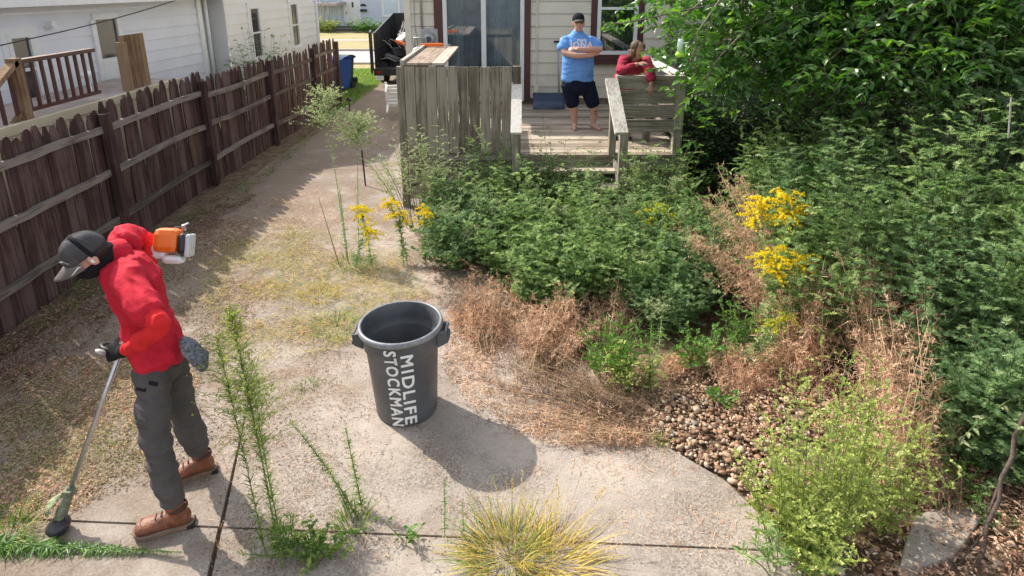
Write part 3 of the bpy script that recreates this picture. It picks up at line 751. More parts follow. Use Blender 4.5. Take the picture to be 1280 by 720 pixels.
# neighbour's deck
nd_=thing('neighbor_deck','raised cream skirted deck with brown railings beside the white house','deck',(-5.7,7.5,0))
zf=1.44
mb=MB(); mb.box((-5.72,7.2,zf-.03),(1.0,4.6,.06)); adopt(mb.obj('floor',plain('painted_deck',(.42,.34,.30),.7,.2,5)),nd_)
mb=MB(); mb.box((-5.2,7.2,zf-.55),(.04,4.6,.96)); mb.box((-5.19,7.2,zf-.04),(.06,4.62,.10)); adopt(mb.obj('skirt',M['cream']),nd_)
def rail(ya,yb,x,z0,z1,nb_):
    mb=MB(); mb.beam((x,ya,z1),(x,yb,z1),.09,.045); mb.beam((x,ya,z0+.09),(x,yb,z0+.09),.05,.04); adopt(mb.obj('railing',M['brown_trim']),nd_)
    for y_ in np.linspace(ya+.05,yb-.05,nb_):
        m2=MB(); m2.box((x,y_,(z0+z1)/2+.03),(.03,.03,z1-z0-.1)); adopt(m2.obj('baluster',M['brown_trim']),nd_)
yA=P(28,100,1).y
rail(6.55,7.75,-5.3,zf,2.06,9)
for y_ in (6.5,8.35): 
    mb=MB(); mb.box((-5.3,y_,zf+.3),(.1,.1,.72)); adopt(mb.obj('post',M['brown_wood']),nd_)
mb=MB(); mb.beam((-5.3,6.5,2.06),(-5.3,5.4,1.35),.1,.05); mb.beam((-5.3,6.5,1.55),(-5.3,5.4,.85),.05,.04); adopt(mb.obj('stair_rail',M['brown_wood']),nd_)
for k,y_ in enumerate(np.linspace(5.5,6.4,6)):
    m2=MB(); zc=1.35+(y_-5.4)*.645-.25; m2.box((-5.3,y_,zc),(.03,.03,.5)); adopt(m2.obj('baluster',M['brown_trim']),nd_)
mb=MB()
for y_ in np.arange(8.4,8.95,.115): mb.box((-5.32,y_,zf+.32),(.02,.105,.85))
adopt(mb.obj('wood_screen',M['brown_wood']),nd_)
q=P(109,96,8.1)
t=thing('mushroom_lamp','small white domed lamp on the neighbour deck','lamp',(q.x,8.1,zf))
mb=MB(); mb.lathe([(0,.0),(.05,0),(.03,.03),(.022,q.z-zf),(0,q.z-zf)],16); mb.obj('stem',M['white_plastic'],t,smooth=True)
mb=MB(); mb.lathe([(.0,q.z-zf),(.09,q.z-zf),(.085,q.z-zf+.04),(.05,q.z-zf+.075),(0,q.z-zf+.085)],20); mb.obj('shade',M['white_plastic'],t,smooth=True)
# ============================================================ house across the street
YF=41.0
fh=thing('house','pale blue house with white door across the street','house',(-11,YF,0))
o=(0,YF,0); d=(1,0,0); n=(0,-1,0)
fx=lambda px: P(px,15,YF).x
zb_=P(450,37,YF).z
ops=[(fx(400),fx(425),P(1,27,YF).z,3),(fx(478),fx(500),P(1,20,YF).z,3),(fx(431),fx(450),.02,2.3)]
mb=MB(); siding(mb,o,d,n,fx(300),fx(640),-.1,3.6,.2,ops); adopt(mb.obj('wall',M['siding_blue']),fh)
mb=MB(); mb.add([(fx(290),YF-.5,3.5),(fx(650),YF-.5,3.5),(fx(650),YF+4,5.4),(fx(290),YF+4,5.4)],[(0,1,2,3)]); adopt(mb.obj('roof',M['shingle']),fh)
for (a_,b_,z0_,z1_) in ops[:2]: window(fh,o,d,n,(a_+b_)/2,b_-a_,z0_,z1_,M['white'],M['glass_blue'],.1,False)
a_,b_,z0_,z1_=ops[2]; f=MB(); wallbox(f,o,d,n,(a_+b_)/2,b_-a_,.02,2.25,-.04,.02); 
for s_ in (-1,1): wallbox(f,o,d,n,(a_+b_)/2+s_*(b_-a_)/2,.12,.0,2.3,0,.05)
dro=adopt(f.obj('door',M['white']),fh)
f=MB(); wallbox(f,o,d,n,(a_+b_)/2+.05,.12,1.38,1.72,.02,.03); sub(f.obj('pane',M['glass_dark']),dro,fh)
f=MB(); wallbox(f,o,d,n,a_+.12,.05,1.0,1.08,.02,.07); sub(f.obj('handle',M['dark_grey']),dro,fh)
f=MB(); wallbox(f,o,d,n,fx(455),.42,P(1,14.5,YF).z,P(1,11.5,YF).z,.01,.16); adopt(f.obj('mailbox',M['black']),fh)
f=MB(); 
k=14; R_=.22; zc=P(1,8,YF).z
vs=[(fx(454.6)+R_*math.cos(math.pi*i/k),YF-.04,zc+R_*.8*math.sin(math.pi*i/k)) for i in range(k+1)]
f.add(vs,[tuple(range(k+1))]); adopt(f.obj('house_number_plaque',M['black']),fh)
mb=MB(); mb.box((fx(412),YF-1.2,P(1,4,YF).z),(2.3,2.4,.16)); adopt(mb.obj('porch_roof',plain('porch_fascia',(.42,.36,.34),.7)),fh)
for px in (404.5,411): 
    mb=MB(); mb.box((P(px,20,YF-2.2).x,YF-2.2,.9),(.10,.10,1.9)); adopt(mb.obj('porch_post',M['grey_metal']),fh)
mb=MB()
for k in range(3): mb.box((fx(455),YF-2.0-.02*k,.02+.17*k-.1),(5.0,.3,.13))
adopt(mb.obj('porch_step',plain('dark_timber',(.13,.12,.12),.8)),fh)
# ============================================================ recycling bins behind the fence end
def wheelie(name,label,px,Y,mat,hgt=1.0,w=.55,lidcol=None):
    x=P(px,100,Y).x; t=thing(name,label,'bin',(x,Y,0),None,R(-14))
    mb=MB(); vs=[];fs=[]
    prof=[(.0,.40),(.12,.42),(.5,.48),(.86,.54),(.90,.56)]
    for z_,k_ in prof:
        z=z_*hgt+.04; hw=w/2*(k_/.56); hd=.30*(k_/.56)
        for a_,b_ in ((-1,-1),(1,-1),(1,1),(-1,1)): vs.append((a_*hw,b_*hd,z))
    for i in range(len(prof)-1):
        for k in range(4): fs.append((i*4+k,i*4+(k+1)%4,(i+1)*4+(k+1)%4,(i+1)*4+k))
    fs.append((3,2,1,0)); mb.add(vs,fs); mb.obj('body',mat,t,bevel=.02)
    mb=MB(); k=8; vs=[]; 
    for i in range(k+1):
        y=-.34+.68*i/k; z=hgt*.90+.045+.07*math.sin(math.pi*i/k)
        vs+=[(-w/2-.02,y,z),(w/2+.02,y,z),(w/2+.02,y,z-.035),(-w/2-.02,y,z-.035)]
    fs=[(3,2,1,0),(k*4,k*4+1,k*4+2,k*4+3)]
    for i in range(k):
        for j in range(4): fs.append((i*4+j,i*4+(j+1)%4,(i+1)*4+(j+1)%4,(i+1)*4+j))
    mb.add(vs,fs); lid=mb.obj('lid',lidcol or mat,t,smooth=False)
    mb=MB(); mb.tube([(-w/2,.36,hgt*.9),(w/2,.36,hgt*.9)],.018,8); mb.obj('handle',mat,t)
    for s_ in (-1,1):
        mb=MB(); mb.tube([(s_*(w/2-.05),.27,.1),(s_*(w/2+.02),.27,.1)],.10,20); mb.obj('wheel',M['rubber'],t)
wheelie('recycling_bin','blue wheeled recycling bin at the far end of the fence',427.0,17.0,M['blue_plastic'],.92,.40)
wheelie('garbage_bin','dark green wheeled bin tucked behind the blue bin',432,17.9,M['green_plastic'],.85,.36)
# ============================================================ utility trailer full of junk
YT=17.8
x0=P(466,60,YT).x; x1=-2.0; zt_=P(490,32,YT+.6).z
t=thing('utility_trailer','black high sided trailer loaded with scrap parked on the far driveway','trailer',(-3.1,YT+1.5,0))
zfl=P(490,86,YT).z
mb=MB(); mb.box(((x0+x1)/2,YT+1.6,zfl-.05),(x1-x0,3.2,.10)); mb.box(((x0+x1)/2,YT-.02,zfl-.09),(x1-x0,.06,.2)); adopt(mb.obj('bed',M['black_metal']),t)
for s_,x_ in ((0,x0+.03),(1,x1-.03)):
    mb=MB(); 
    vs=[(x_-.02,YT+.1,zfl),(x_+.02,YT+.1,zfl),(x_+.02,YT+3.2,zfl),(x_-.02,YT+3.2,zfl),(x_-.02,YT+.1,zt_-.18),(x_+.02,YT+.1,zt_-.18),(x_+.02,YT+3.2,zt_+.25),(x_-.02,YT+3.2,zt_+.25)]
    mb.add(vs,[(3,2,1,0),(4,5,6,7),(0,1,5,4),(1,2,6,5),(2,3,7,6),(3,0,4,7)])
    for k in range(5):
        mb.box((x_+(.03 if s_==0 else -.03),YT+.3+k*.65,(zfl+zt_)/2-.05),(.04,.05,zt_-zfl-.25))
    for z_ in (.25,.55): mb.box((x_+(.03 if s_==0 else -.03),YT+1.6,zfl+z_),(.04,2.9,.05))
    adopt(mb.obj('side_wall',M['black_metal']),t)
mb=MB(); mb.box(((x0+x1)/2,YT+3.2,(zfl+zt_)/2+.1),(x1-x0,.05,zt_-zfl+.3)); adopt(mb.obj('front_wall',M['black_metal']),t)
# tailgate frame swung open on the left
ga=Vector((x0-.03,YT,0)); gb=Vector((P(465,60,YT-.8).x-.02,YT-.9,0)); z0_=zfl-.0; z1_=zt_-.1
mb=MB()
for p in (ga,gb,(ga+gb)/2): mb.box((p.x,p.y,(z0_+z1_)/2),(.05,.05,z1_-z0_))
for z_ in (z0_,z1_,(z0_+z1_)/2): mb.beam((ga.x,ga.y,z_),(gb.x,gb.y,z_),.04,.04)
adopt(mb.obj('tailgate',M['black_metal']),t)
for s_,x_ in ((0,P(479,100,YT+.5).x),(1,x1-.25)):
    w_=empty('wheel',(0,0,0)); w_.parent=t
    mb=MB(); mb.tube([(x_-.13,YT+.75,.30),(x_+.13,YT+.75,.30)],.30,28); o_=mb.obj('tyre',M['rubber'],w_,bevel=.03); o_.data.transform(Matrix.Translation(-Vector(t.location)))
    mb=MB(); mb.tube([(x_-.135,YT+.75,.30),(x_+.135,YT+.75,.30)],.15,20); o_=mb.obj('rim',M['grey_metal'],w_); o_.data.transform(Matrix.Translation(-Vector(t.location)))
for x_ in (P(474,90,YT).x,P(505,90,YT).x):
    mb=MB(); mb.box((x_,YT-.06,zfl-.09),(.14,.03,.06)); adopt(mb.obj('tail_light',M['red_lens']),t)
mb=MB(); mb.box((P(475,96,YT-.05).x,YT-.06,zfl-.26),(.22,.02,.13)); adopt(mb.obj('license_plate',M['white']),t)
# the load
rnd=random.Random(5)
q=thing('scrap_load','tangle of dark scrap plastic and metal heaped in the trailer','scrap',(-3,YT+1.5,zfl))
mb=MB()
for k in range(26):
    c=Vector((rnd.uniform(x0+.35,x1-.3),YT+rnd.uniform(.3,2.9),zfl+.1)); c.z=zfl+.10+rnd.uniform(0,.5)*min(1,(c.y-YT)/1.6)+.05
    mb.box(c,(rnd.uniform(.15,.55),rnd.uniform(.1,.5),rnd.uniform(.06,.3)),rot=Matrix.Rotation(rnd.uniform(0,6),3,'Z')@Matrix.Rotation(rnd.uniform(-.5,.5),3,'X'))
adopt(mb.obj('scrap',M['dark_grey'],bevel=.01),q)
mb=MB()
for k in range(22):
    a_=Vector((rnd.uniform(-3.9,-2.5),YT+rnd.uniform(.1,1.9),zfl+rnd.uniform(.05,.6))); b_=a_+Vector((rnd.uniform(-.5,.5),rnd.uniform(-.2,.3),rnd.uniform(-.1,.35)))
    mb.tube([a_,(a_+b_)/2+Vector((0,0,.08)),b_],.012,6)
adopt(mb.obj('metal_rods',M['grey_metal']),q)
mb=MB(); c=P(500,46,YT+.9); 
for k in range(5): mb.box(c+Vector((rnd.uniform(-.3,.25),rnd.uniform(-.1,.3),rnd.uniform(-.05,.12))),(.30,.2,.05),rot=Matrix.Rotation(rnd.uniform(0,6),3,'Z')@Matrix.Rotation(rnd.uniform(-.8,.8),3,'X'))
c=P(506,36,YT+.9)
for k in range(4): mb.beam(c+Vector((rnd.uniform(-.2,.2),0,-.1)),c+Vector((rnd.uniform(-.25,.25),0,.22)),.05,.02)
adopt(mb.obj('white_scraps',M['white_plastic']),q)
mb=MB(); mb.box(P(500,53,YT+.5),(.30,.15,.07),rot=Matrix.Rotation(.4,3,'Y')); adopt(mb.obj('orange_scrap',M['orange']),q)
# ============================================================ tipped white plastic chair beside the deck
c0=G(497,150,.0)
t=thing('plastic_chair','white plastic garden chair tipped over beside the deck screen','chair',(c0.x,c0.y,0))
Mt=Matrix.Rotation(R(8),3,'Z')@Matrix.Rotation(R(-78),3,'X')
def ch(name,fn):
    mb=MB(); fn(mb); o_=mb.obj(name,M['white_plastic'],t,bevel=.006)
    o_.data.transform((Matrix.Translation((0,.0,.40))@Mt.to_4x4())); return o_
ch('seat',lambda m:[m.box((0,-.2+.085*k,.40),(.46,.07,.03)) for k in range(6)]+[m.box((s_*.23,0,.395),(.04,.5,.045)) for s_ in (-1,1)])
ch('backrest',lambda m:[m.box((-.18+.06*k,.25,.66),(.04,.025,.46)) for k in range(7)]+[m.box((0,.25,.89),(.46,.04,.07))]+[m.box((0,.25,.45),(.46,.04,.06))])
for s_ in (-1,1):
    for y_ in (-.22,.24):
        ch('leg',lambda m: m.box((s_*.22,y_,.19),(.035,.05,.40),taper=1.5))
    ch('armrest',lambda m: m.box((s_*.25,.0,.62),(.055,.46,.03)))
q=G(440,152,0); 
t=thing('stake_light','short black stake light at the driveway edge','garden light',(G(438,150).x,G(438,150).y,0))
mb=MB(); mb.tube([(0,0,-.03),(0,0,.42)],.012,8); mb.obj('stake',M['black'],t)
mb=MB(); mb.lathe([(0,.42),(.05,.42),(.055,.46),(.02,.50),(0,.50)],16); mb.obj('lamp_head',M['black'],t)
t=thing('stake_light','tall thin black rod standing among the goldenrod by the driveway','garden rod',(G(457,232).x,G(457,232).y,0))
mb=MB(); mb.tube([(0,0,-.03),(-.02,0,.55)],.012,8); mb.obj('stake',M['black'],t)
# ============================================================ the grey bin in front
CB=Vector((G(503,534).x,G(503,534).y+.205,0))
can=thing('trash_can','round grey plastic trash can with white stencilled letters standing on concrete','trash can',CB,None,0)
can.rotation_euler=(R(0),R(-1.2),0)
HC=.70
prof=[(0,.012),(.215,.012),(.222,.0),(.234,.0),(.240,.012),(.243,.05),(.276,.535),(.279,.545),(.292,.556),(.294,.60),(.297,.655),(.300,.665),(.318,.668),(.320,.690),(.312,.703),(.300,.705),(.293,.696),(.288,.60),(.284,.562),(.272,.548),(.268,.535),(.236,.05),(.225,.022),(0,.02)]
mb=MB(); mb.lathe(prof,96); mb.obj('body',M['can'],can,smooth=True)
for md in [mo for mo in can.children]:
    e=md.modifiers.new('e','EDGE_SPLIT'); e.split_angle=R(50)
mb=MB(); pr=[(.300,.668),(.322,.670),(.326,.684),(.321,.702),(.310,.709),(.299,.704)]; mb.lathe(pr+[pr[0]],96); mb.obj('rim',plain('worn_rim_plastic',(.22,.225,.235),.35,.2,25,.1),can,smooth=True)
for sgn in (1,-1):
    mb=MB(); ang=R(2)
    a_=.075
    pts=[Vector((sgn*.288,-a_,.655)),Vector((sgn*.355,-a_*.9,.64)),Vector((sgn*.36,-a_*.8,.57)),Vector((sgn*.36,a_*.8,.57)),Vector((sgn*.355,a_*.9,.64)),Vector((sgn*.288,a_,.655))]
    mb.beam(pts[0],pts[1],.03,.02); mb.beam(pts[5],pts[4],.03,.02)
    for s2 in (-1,1):
        y=s2*a_; mb.add([(sgn*.285,y-.008,.66),(sgn*.365,y-.008,.65),(sgn*.352,y-.008,.565),(sgn*.284,y-.008,.535),(sgn*.285,y+.008,.66),(sgn*.365,y+.008,.65),(sgn*.352,y+.008,.565),(sgn*.284,y+.008,.535)],[(0,1,2,3),(7,6,5,4),(0,4,5,1),(1,5,6,2),(2,6,7,3),(3,7,4,0)])
    mb.tube([(sgn*.355,-a_,.585),(sgn*.36,0,.58),(sgn*.355,a_,.585)],.017,10)
    mb.box((sgn*.352,0,.652),(.018,.15,.014))
    mb.obj('handle',M['can'],can,bevel=.003)
# stencilled letters running down the side
def textmesh(s_,size,extr=0.0,bold=0.0):
    cu=bpy.data.curves.new('t','FONT'); cu.body=s_; cu.size=size; cu.extrude=extr; cu.offset=bold; cu.space_character=1.18; cu.resolution_u=3
    ob=bpy.data.objects.new('t',cu); COL.objects.link(ob); bpy.context.view_layer.update()
    dg=bpy.context.evaluated_depsgraph_get(); me=bpy.data.meshes.new_from_object(ob.evaluated_get(dg)); bpy.data.objects.remove(ob); return me
def wrap_text(s_,ang0,size,ztop,zbot,name):
    me=textmesh(s_,size,0,.0); xs=[v.co.x for v in me.vertices]; a_,b_=min(xs),max(xs); sc=(ztop-zbot)/(b_-a_)
    vs=[]; fs=[]; mb=MB()
    for cpy,(ex_,ey_) in enumerate(((0,0),(.0024,.0030),(-.0024,-.0030),(.0024,-.0030),(-.0024,.0030))):
      vs=[]
      for v in me.vertices:
        z=ex_+ztop-(v.co.x-a_)*sc; rr=.240+(.279-.240)*(z/.545) if z<.55 else .2945+.006*(z-.556)/.1
        if .535<z<.56: rr=.293
        th=ang0+(ey_+v.co.y-size*.36)/rr*1.05
        q_=rr+.0032+.0004*cpy; vs.append((math.cos(th)*q_,math.sin(th)*q_,z))
      mb.add(vs,[tuple(p.vertices) for p in me.polygons])
    o_=mb.obj(name,M['letter'],can); return o_
wrap_text('MIDLIFE',R(-90+17.5),.118,.60,.03,'lettering')
wrap_text('STOCKMAN',R(-90-6),.118,.645,.018,'lettering')
can.scale=(.875,.875,.965)
# ============================================================ string trimmer
TH=Vector((G(72,655,.05).x,G(72,655,.05).y,.05)); TE=P(199,308,3.20)
tv=(TE-TH).normalized(); TL=(TE-TH).length
tr=thing('string_trimmer','orange and white string trimmer with silver shaft held by the worker in red','trimmer',TH)
side=tv.cross(Vector((0,0,1))).normalized(); upn=side.cross(tv)
def tp(s_,a_=0,b_=0): return TH+tv*s_+side*a_+upn*b_
mb=MB(); mb.tube([tp(.10),tp(TL-.15)],.0135,14); adopt(mb.obj('shaft',M['metal'],smooth=True),tr)
mb=MB(); mb.tube([tp(.02),tp(.06),tp(.13),tp(.20)],[.022,.030,.026,.018],14); mb.box(tp(.17,0,.0),(.05,.05,.04)); adopt(mb.obj('gear_housing',plain('grass_stained_metal',(.16,.17,.11),.7,.4,30),smooth=False,bevel=.004),tr)
Md=Matrix.Rotation(R(12),3,'X')@Matrix.Rotation(R(-14),3,'Y')
mb=MB(); mb.lathe([(0,-.035),(.045,-.035),(.058,-.02),(.060,.0),(.058,.012),(.04,.022),(.02,.04),(0,.04)],28,TH+Vector((0,0,-.008)),0,Md); adopt(mb.obj('spool_head',M['black_metal'],smooth=True),tr)
mb=MB(); k=14
vs=[];
for i in range(k+1):
    th=R(120)+R(130)*i/k
    for r_,z_ in ((.02,.045),(.065,.035),(.078,.0)): vs.append(tp(.08)+Vector((r_*math.cos(th)-.01,r_*math.sin(th)+.01,z_+.01)))
fs=[(i*3+j,i*3+j+1,(i+1)*3+j+1,(i+1)*3+j) for i in range(k) for j in range(2)]
mb.add(vs,fs); gd=adopt(mb.obj('debris_guard',plain('grass_caked_guard',(.22,.26,.14),.85,.5,40,.5),smooth=True),tr); gd.modifiers.new('s','SOLIDIFY').thickness=.006
for v_ in gd.data.vertices: pass
# engine: orange cowl, black cover, pale tank
Me=Matrix((tv,side,upn)).transposed()
ec=tp(TL+.02)+Vector((.05,.02,-.01))
def ebox(name,off,size,mat,bev=.02):
    mb=MB(); mb.box(ec+Me@(Vector(off)*.82),[q_*.82 for q_ in size],rot=Me); o_=adopt(mb.obj(name,mat,bevel=bev),tr); return o_
ex=(P(225,312,3.2)-P(200,306,3.15))
dirx=Vector((1,.15,-.1)).normalized()   # the engine body points away from the worker
zy=dirx.cross(tv).normalized(); ty=zy.cross(dirx)
Me=Matrix((dirx,zy,ty)).transposed()
ebox('engine_cowl',(-.02,0,.02),(.17,.16,.17),M['orange'],.035)
ebox('starter_cover',(.085,0,.0),(.07,.15,.15),M['black'],.03)
ebox('muffler_guard',(.130,.02,-.01),(.035,.13,.16),plain('silver_plastic',(.55,.55,.56),.4,.1),.012)
ebox('fuel_tank',(.03,.01,-.11),(.14,.11,.06),M['white_plastic'],.025)
ebox('clutch_housing',(-.07,0,-.06),(.10,.09,.10),M['white_plastic'],.02)
ebox('vent_slot',(.03,-.081,.045),(.05,.006,.045),M['dark_interior'],.004)
mb=MB(); q=ec+Me@Vector((.065,0,.075)); mb.tube([q,q+Vector((0,0,.035))],.012,10); mb.tube([q+Vector((0,0,.03)),q+Vector((.03,0,.045))],.006,8); adopt(mb.obj('spark_plug_boot',M['metal']),tr)
# loop handle near the front hand
hs=.98
ebox('warning_label',(-.02,-.081,-.03),(.07,.004,.035),M['white'],.001)
ebox('recoil_grille',(.085,-.077,.0),(.045,.004,.09),M['dark_grey'],.002)
ebox('pull_handle',(.02,-.05,.105),(.06,.025,.02),M['black'],.008)
# ============================================================ people
M['skin']=plain('skin',(.56,.32,.24),.5,.06,40); M['skin_dark']=plain('tanned_skin',(.42,.23,.16),.5,.06,40)
M['red_cloth']=plain('red_knit_cloth',(.50,.016,.034),.85,.16,14,.3,spec=.2,bscale=60)
M['red_sleeve']=plain('bright_red_sleeve_cloth',(.64,.022,.024),.8,.10,14,.4,spec=.2,bscale=30)
M['grey_cloth']=plain('grey_trouser_cloth',(.085,.076,.073),.85,.2,9,.3,spec=.2,bscale=60)
M['black_cloth']=plain('black_cloth',(.012,.012,.014),.9,.2,10,spec=.2)
M['cap_cloth']=plain('charcoal_cap_cloth',(.070,.068,.070),.85,.25,12,.2,spec=.2,bscale=300)
M['brim_cloth']=plain('worn_brim_cloth',(.13,.11,.10),.85,.35,10,.2,spec=.2,bscale=300)
M['boot']=plain('brown_leather',(.20,.066,.030),.55,.45,18,.5)
M['sole']=plain('boot_sole',(.20,.13,.09),.8,.3,20)
M['blue_cloth']=plain('light_blue_cotton',(.14,.32,.70),.9,.14,8,.5,spec=.2,bscale=20)
M['navy_cloth']=plain('navy_cloth',(.008,.012,.03),.9,.15,10,spec=.2)
M['maroon_cloth']=plain('maroon_fleece',(.30,.035,.06),.95,.15,10,spec=.1)
M['denim']=plain('denim',(.05,.08,.14),.9,.2,10)
M['hair']=plain('brown_hair',(.10,.06,.03),.7,.4,60); M['hair_dark']=plain('dark_hair',(.02,.014,.012),.7,.4,60)
M['rag']=plain('patterned_grey_rag',(.14,.15,.17),.9,.6,60)
M['eye']=plain('dark_eye',(.01,.01,.01),.2)
M['lips']=plain('lips',(.35,.13,.11),.5)
M['tattoo']=plain('tattoo_ink',(.03,.035,.05),.6)
def fuse(mb,name,mat,parent=None,voxel=.007,smooth=4,wr=0,wscale=9,wdir=None,seed=0,bias=.22):
    me=mb.mesh('tmp',mat); ob=bpy.data.objects.new('tmp',me); COL.objects.link(ob)
    r=ob.modifiers.new('r','REMESH'); r.mode='VOXEL'; r.voxel_size=voxel; r.use_smooth_shade=True
    if smooth: s_=ob.modifiers.new('s','SMOOTH'); s_.factor=.5; s_.iterations=smooth
    bpy.context.view_layer.update(); dg=bpy.context.evaluated_depsgraph_get()
    m2=bpy.data.meshes.new_from_object(ob.evaluated_get(dg)); bpy.data.objects.remove(ob)
    m2.name=name
    if wr:
        k=len(m2.vertices); co=np.zeros(k*3,dtype=np.float32); m2.vertices.foreach_get('co',co); co=co.reshape(-1,3)
        no=np.zeros(k*3,dtype=np.float32); m2.vertices.foreach_get('normal',no); no=no.reshape(-1,3)
        wd=Vector(wdir or (0,0,1)).normalized()
        out=co.copy()
        for i in range(k):
            p=Vector(co[i]); a=p.dot(wd); q=(p-wd*a)*wscale*.32+wd*(a*wscale)+Vector((seed,seed*2,0))
            v=bias+noise.noise(q)*.6+abs(noise.noise(q*2.1+Vector((5,1,2))))*-.55+noise.noise(q*4.3)*.14
            out[i]=co[i]+no[i]*wr*v
        m2.vertices.foreach_set('co',out.ravel())
    m2.materials.clear(); m2.materials.append(mat)
    for p in m2.polygons: p.material_index=0
    m2.polygons.foreach_set('use_smooth',np.ones(len(m2.polygons),dtype=bool)); m2.update()
    o=bpy.data.objects.new(name,m2); COL.objects.link(o)
    if parent is not None: o.parent=parent
    return o
def head_mat(c,f,up):
    f=Vector(f).normalized(); up=Vector(up); up=(up-f*up.dot(f)).normalized(); r=f.cross(up)
    return Matrix((r,f,up)).transposed(),Vector(c)
def head_shape(mb,Mh,c,s=1.0):
    def e(p,r): mb.ellipsoid(c+Mh@(Vector(p)*s),[q*s for q in r],Mh)
    e((0,-.012,.025),(.076,.096,.100)); e((0,.030,-.070),(.056,.060,.055)); e((0,.030,-.015),(.066,.066,.085))
    e((0,.058,-.098),(.025,.026,.020)); e((0,.098,-.028),(.014,.020,.016)); e((0,.090,-.010),(.009,.015,.028))
    e((0,.076,.030),(.050,.020,.014)); e((0,.083,-.066),(.026,.014,.010))
    e((-.042,.062,-.025),(.022,.022,.022)); e((.042,.062,-.025),(.022,.022,.022))
    for sx in (-1,1): e((sx*.080,-.006,-.012),(.009,.020,.032))
def hand_shape(mb,wrist,d,nrm,thumb,curl=.5,s=1.0,spread=.06):
    d=Vector(d).normalized(); nrm=Vector(nrm); nrm=(nrm-d*nrm.dot(d)).normalized(); sd=d.cross(nrm)
    if sd.dot(Vector(thumb))<0: sd=-sd
    w=Vector(wrist)
    mb.loft([(w,sd,nrm,.026*s,.020*s),(w+d*.03*s,sd,nrm,.034*s,.018*s),(w+d*.08*s,sd,nrm,.042*s,.014*s),(w+d*.095*s,sd,nrm,.040*s,.012*s)],16)
    for k,(off,L) in enumerate(((.032,.070),(.011,.080),(-.011,.074),(-.032,.058))):
        p=w+d*.085*s+sd*off*s; ang=0; pts=[p-d*.02*s,p]; dd=(d+sd*spread*(1.5-k)).normalized()
        for j,fr_ in enumerate((.45,.32,.23)):
            ang+=curl*(1.0 if j else .8); v=dd*math.cos(ang)+nrm*math.sin(ang); p=p+v*(L*fr_*s); pts.append(p)
        mb.limb(pts,[.010*s,.010*s,.0092*s,.0082*s,.0070*s],10)
    p=w+d*.025*s+sd*.028*s; v=(d*.7+sd*.75+nrm*.25).normalized(); p1=p+v*.04*s; p2=p1+(d*.85+sd*.15+nrm*.5*curl*1.6).normalized()*.032*s; p3=p2+(d*.8-sd*.15+nrm*.7*curl*1.6).normalized()*.026*s
    mb.limb([p-v*.015*s,p,p1,p2,p3],[.013*s,.013*s,.0115*s,.0105*s,.008*s],10)
# ---------------------------------------------------------------- the worker in red
def L3(a,b,t): return Vector(a).lerp(Vector(b),t)
belt=P(198,436,2.93); waist=P(184,398,2.95); chest=P(168,354,2.94); upch=P(151,326,2.98)
SL=P(158,356,2.76); SR=P(158,296,3.18); NB=P(141,313,2.98)
side_s=(SL-SR).normalized(); side_h=Vector((.22,-1,0)).normalized()
def perp(ax,sd): f=ax.cross(sd).normalized(); return f
wk_c=P(106,318,2.84); hf=Vector((-.58,-.60,-.55)); hu=Vector((-.38,-.38,.84))
Mh,hc=head_mat(wk_c,hf,hu)
body=MB()
head_shape(body,Mh,hc,.92)
body.limb([hc+Mh@Vector((0,-.02,-.06)),NB+Vector((.0,0,-.04))],[.058,.068])
ax=(upch-belt).normalized()
def sec(c,sd,rx,ry): sd=(sd-ax*sd.dot(ax)).normalized(); return (c,sd,perp(ax,sd),rx,ry)
tors=[sec(belt+Vector((0,0,-.14)),side_h,.15,.11),sec(belt,side_h,.150,.108),sec(waist,L3(side_h,side_s,.4),.145,.105),sec(chest,side_s,.180,.130),sec(upch,side_s,.17,.11),sec(NB+Vector((0,0,-.03)),side_s,.07,.06)]
body.loft([(c,sd,fr,rx*.70,ry*.66) for c,sd,fr,rx,ry in tors],24)
# arms
EL=P(205,410,2.56); WL=P(156,430,2.72); 
tr_hand=tp(1.06)
# choose the point of the shaft under the near glove
def shaft_at(py):
    lo,hi=0,TL
    for _ in range(40):
        m_=(lo+hi)/2; q=tp(m_); rel=q-Vector((0,0,H)); dep=rel.y*cp-rel.z*sp; yi=CY+FPX*(-(rel.z*cp+rel.y*sp))/dep
        if yi>py: lo=m_
        else: hi=m_
    return lo
sh=shaft_at(438); GP=tp(sh)
GP=GP+Vector((.0,-.07,.03)); WL=GP+Vector((.085,-.04,.035)); 
ER=P(186,300,3.26); GR=tp(TL-.17); WR=GR+Vector((.03,-.02,.07))
body.limb([L3(SL,SR,.25),L3(SL,EL,.3),EL,WL],[.036,.040,.035,.021]); body.limb([L3(SR,SL,.25),L3(SR,ER,.3),ER,WR],[.036,.040,.037,.028])
# legs
front_ank=P(214,640,2.63); rear_ank=P(245,578,2.98)
HL=belt+Vector((.0,-.085,-.10)); HR=belt+Vector((-.0,.085,-.10))
KL=P(193,545,2.70); KR=P(231,520,3.0)
fA=G(232,657); fA.z=.13; rA=G(256,592); rA.z=.13
fT=(G(184,667)-G(236,655)).normalized(); rT=(G(230,603)-G(264,593)).normalized()
fank=G(222,659)+Vector((0,0,.13)); rank=G(253,592)+Vector((0,0,.13))
body.limb([HL,KL,fank,fank+Vector((0,0,-.05))],[.068,.044,.036,.032]); body.limb([HR,KR,rank,rank+Vector((0,0,-.05))],[.068,.044,.036,.032])
for an,ft in ((fank,fT),(rank,rT)): body.limb([an+Vector((0,0,-.06)),an+ft*.10+Vector((0,0,-.09))],[.028,.018])
hand_shape(body,WR,(GR-WR)+Vector((-.02,0,-.03)),(-.3,.3,-.7),(-1,0,0),.9,.95)
hand_shape(body,WL,(GP-WL)+Vector((-.03,0,.0)),(-.2,.9,-.5),(0,0,1),.85,.95)
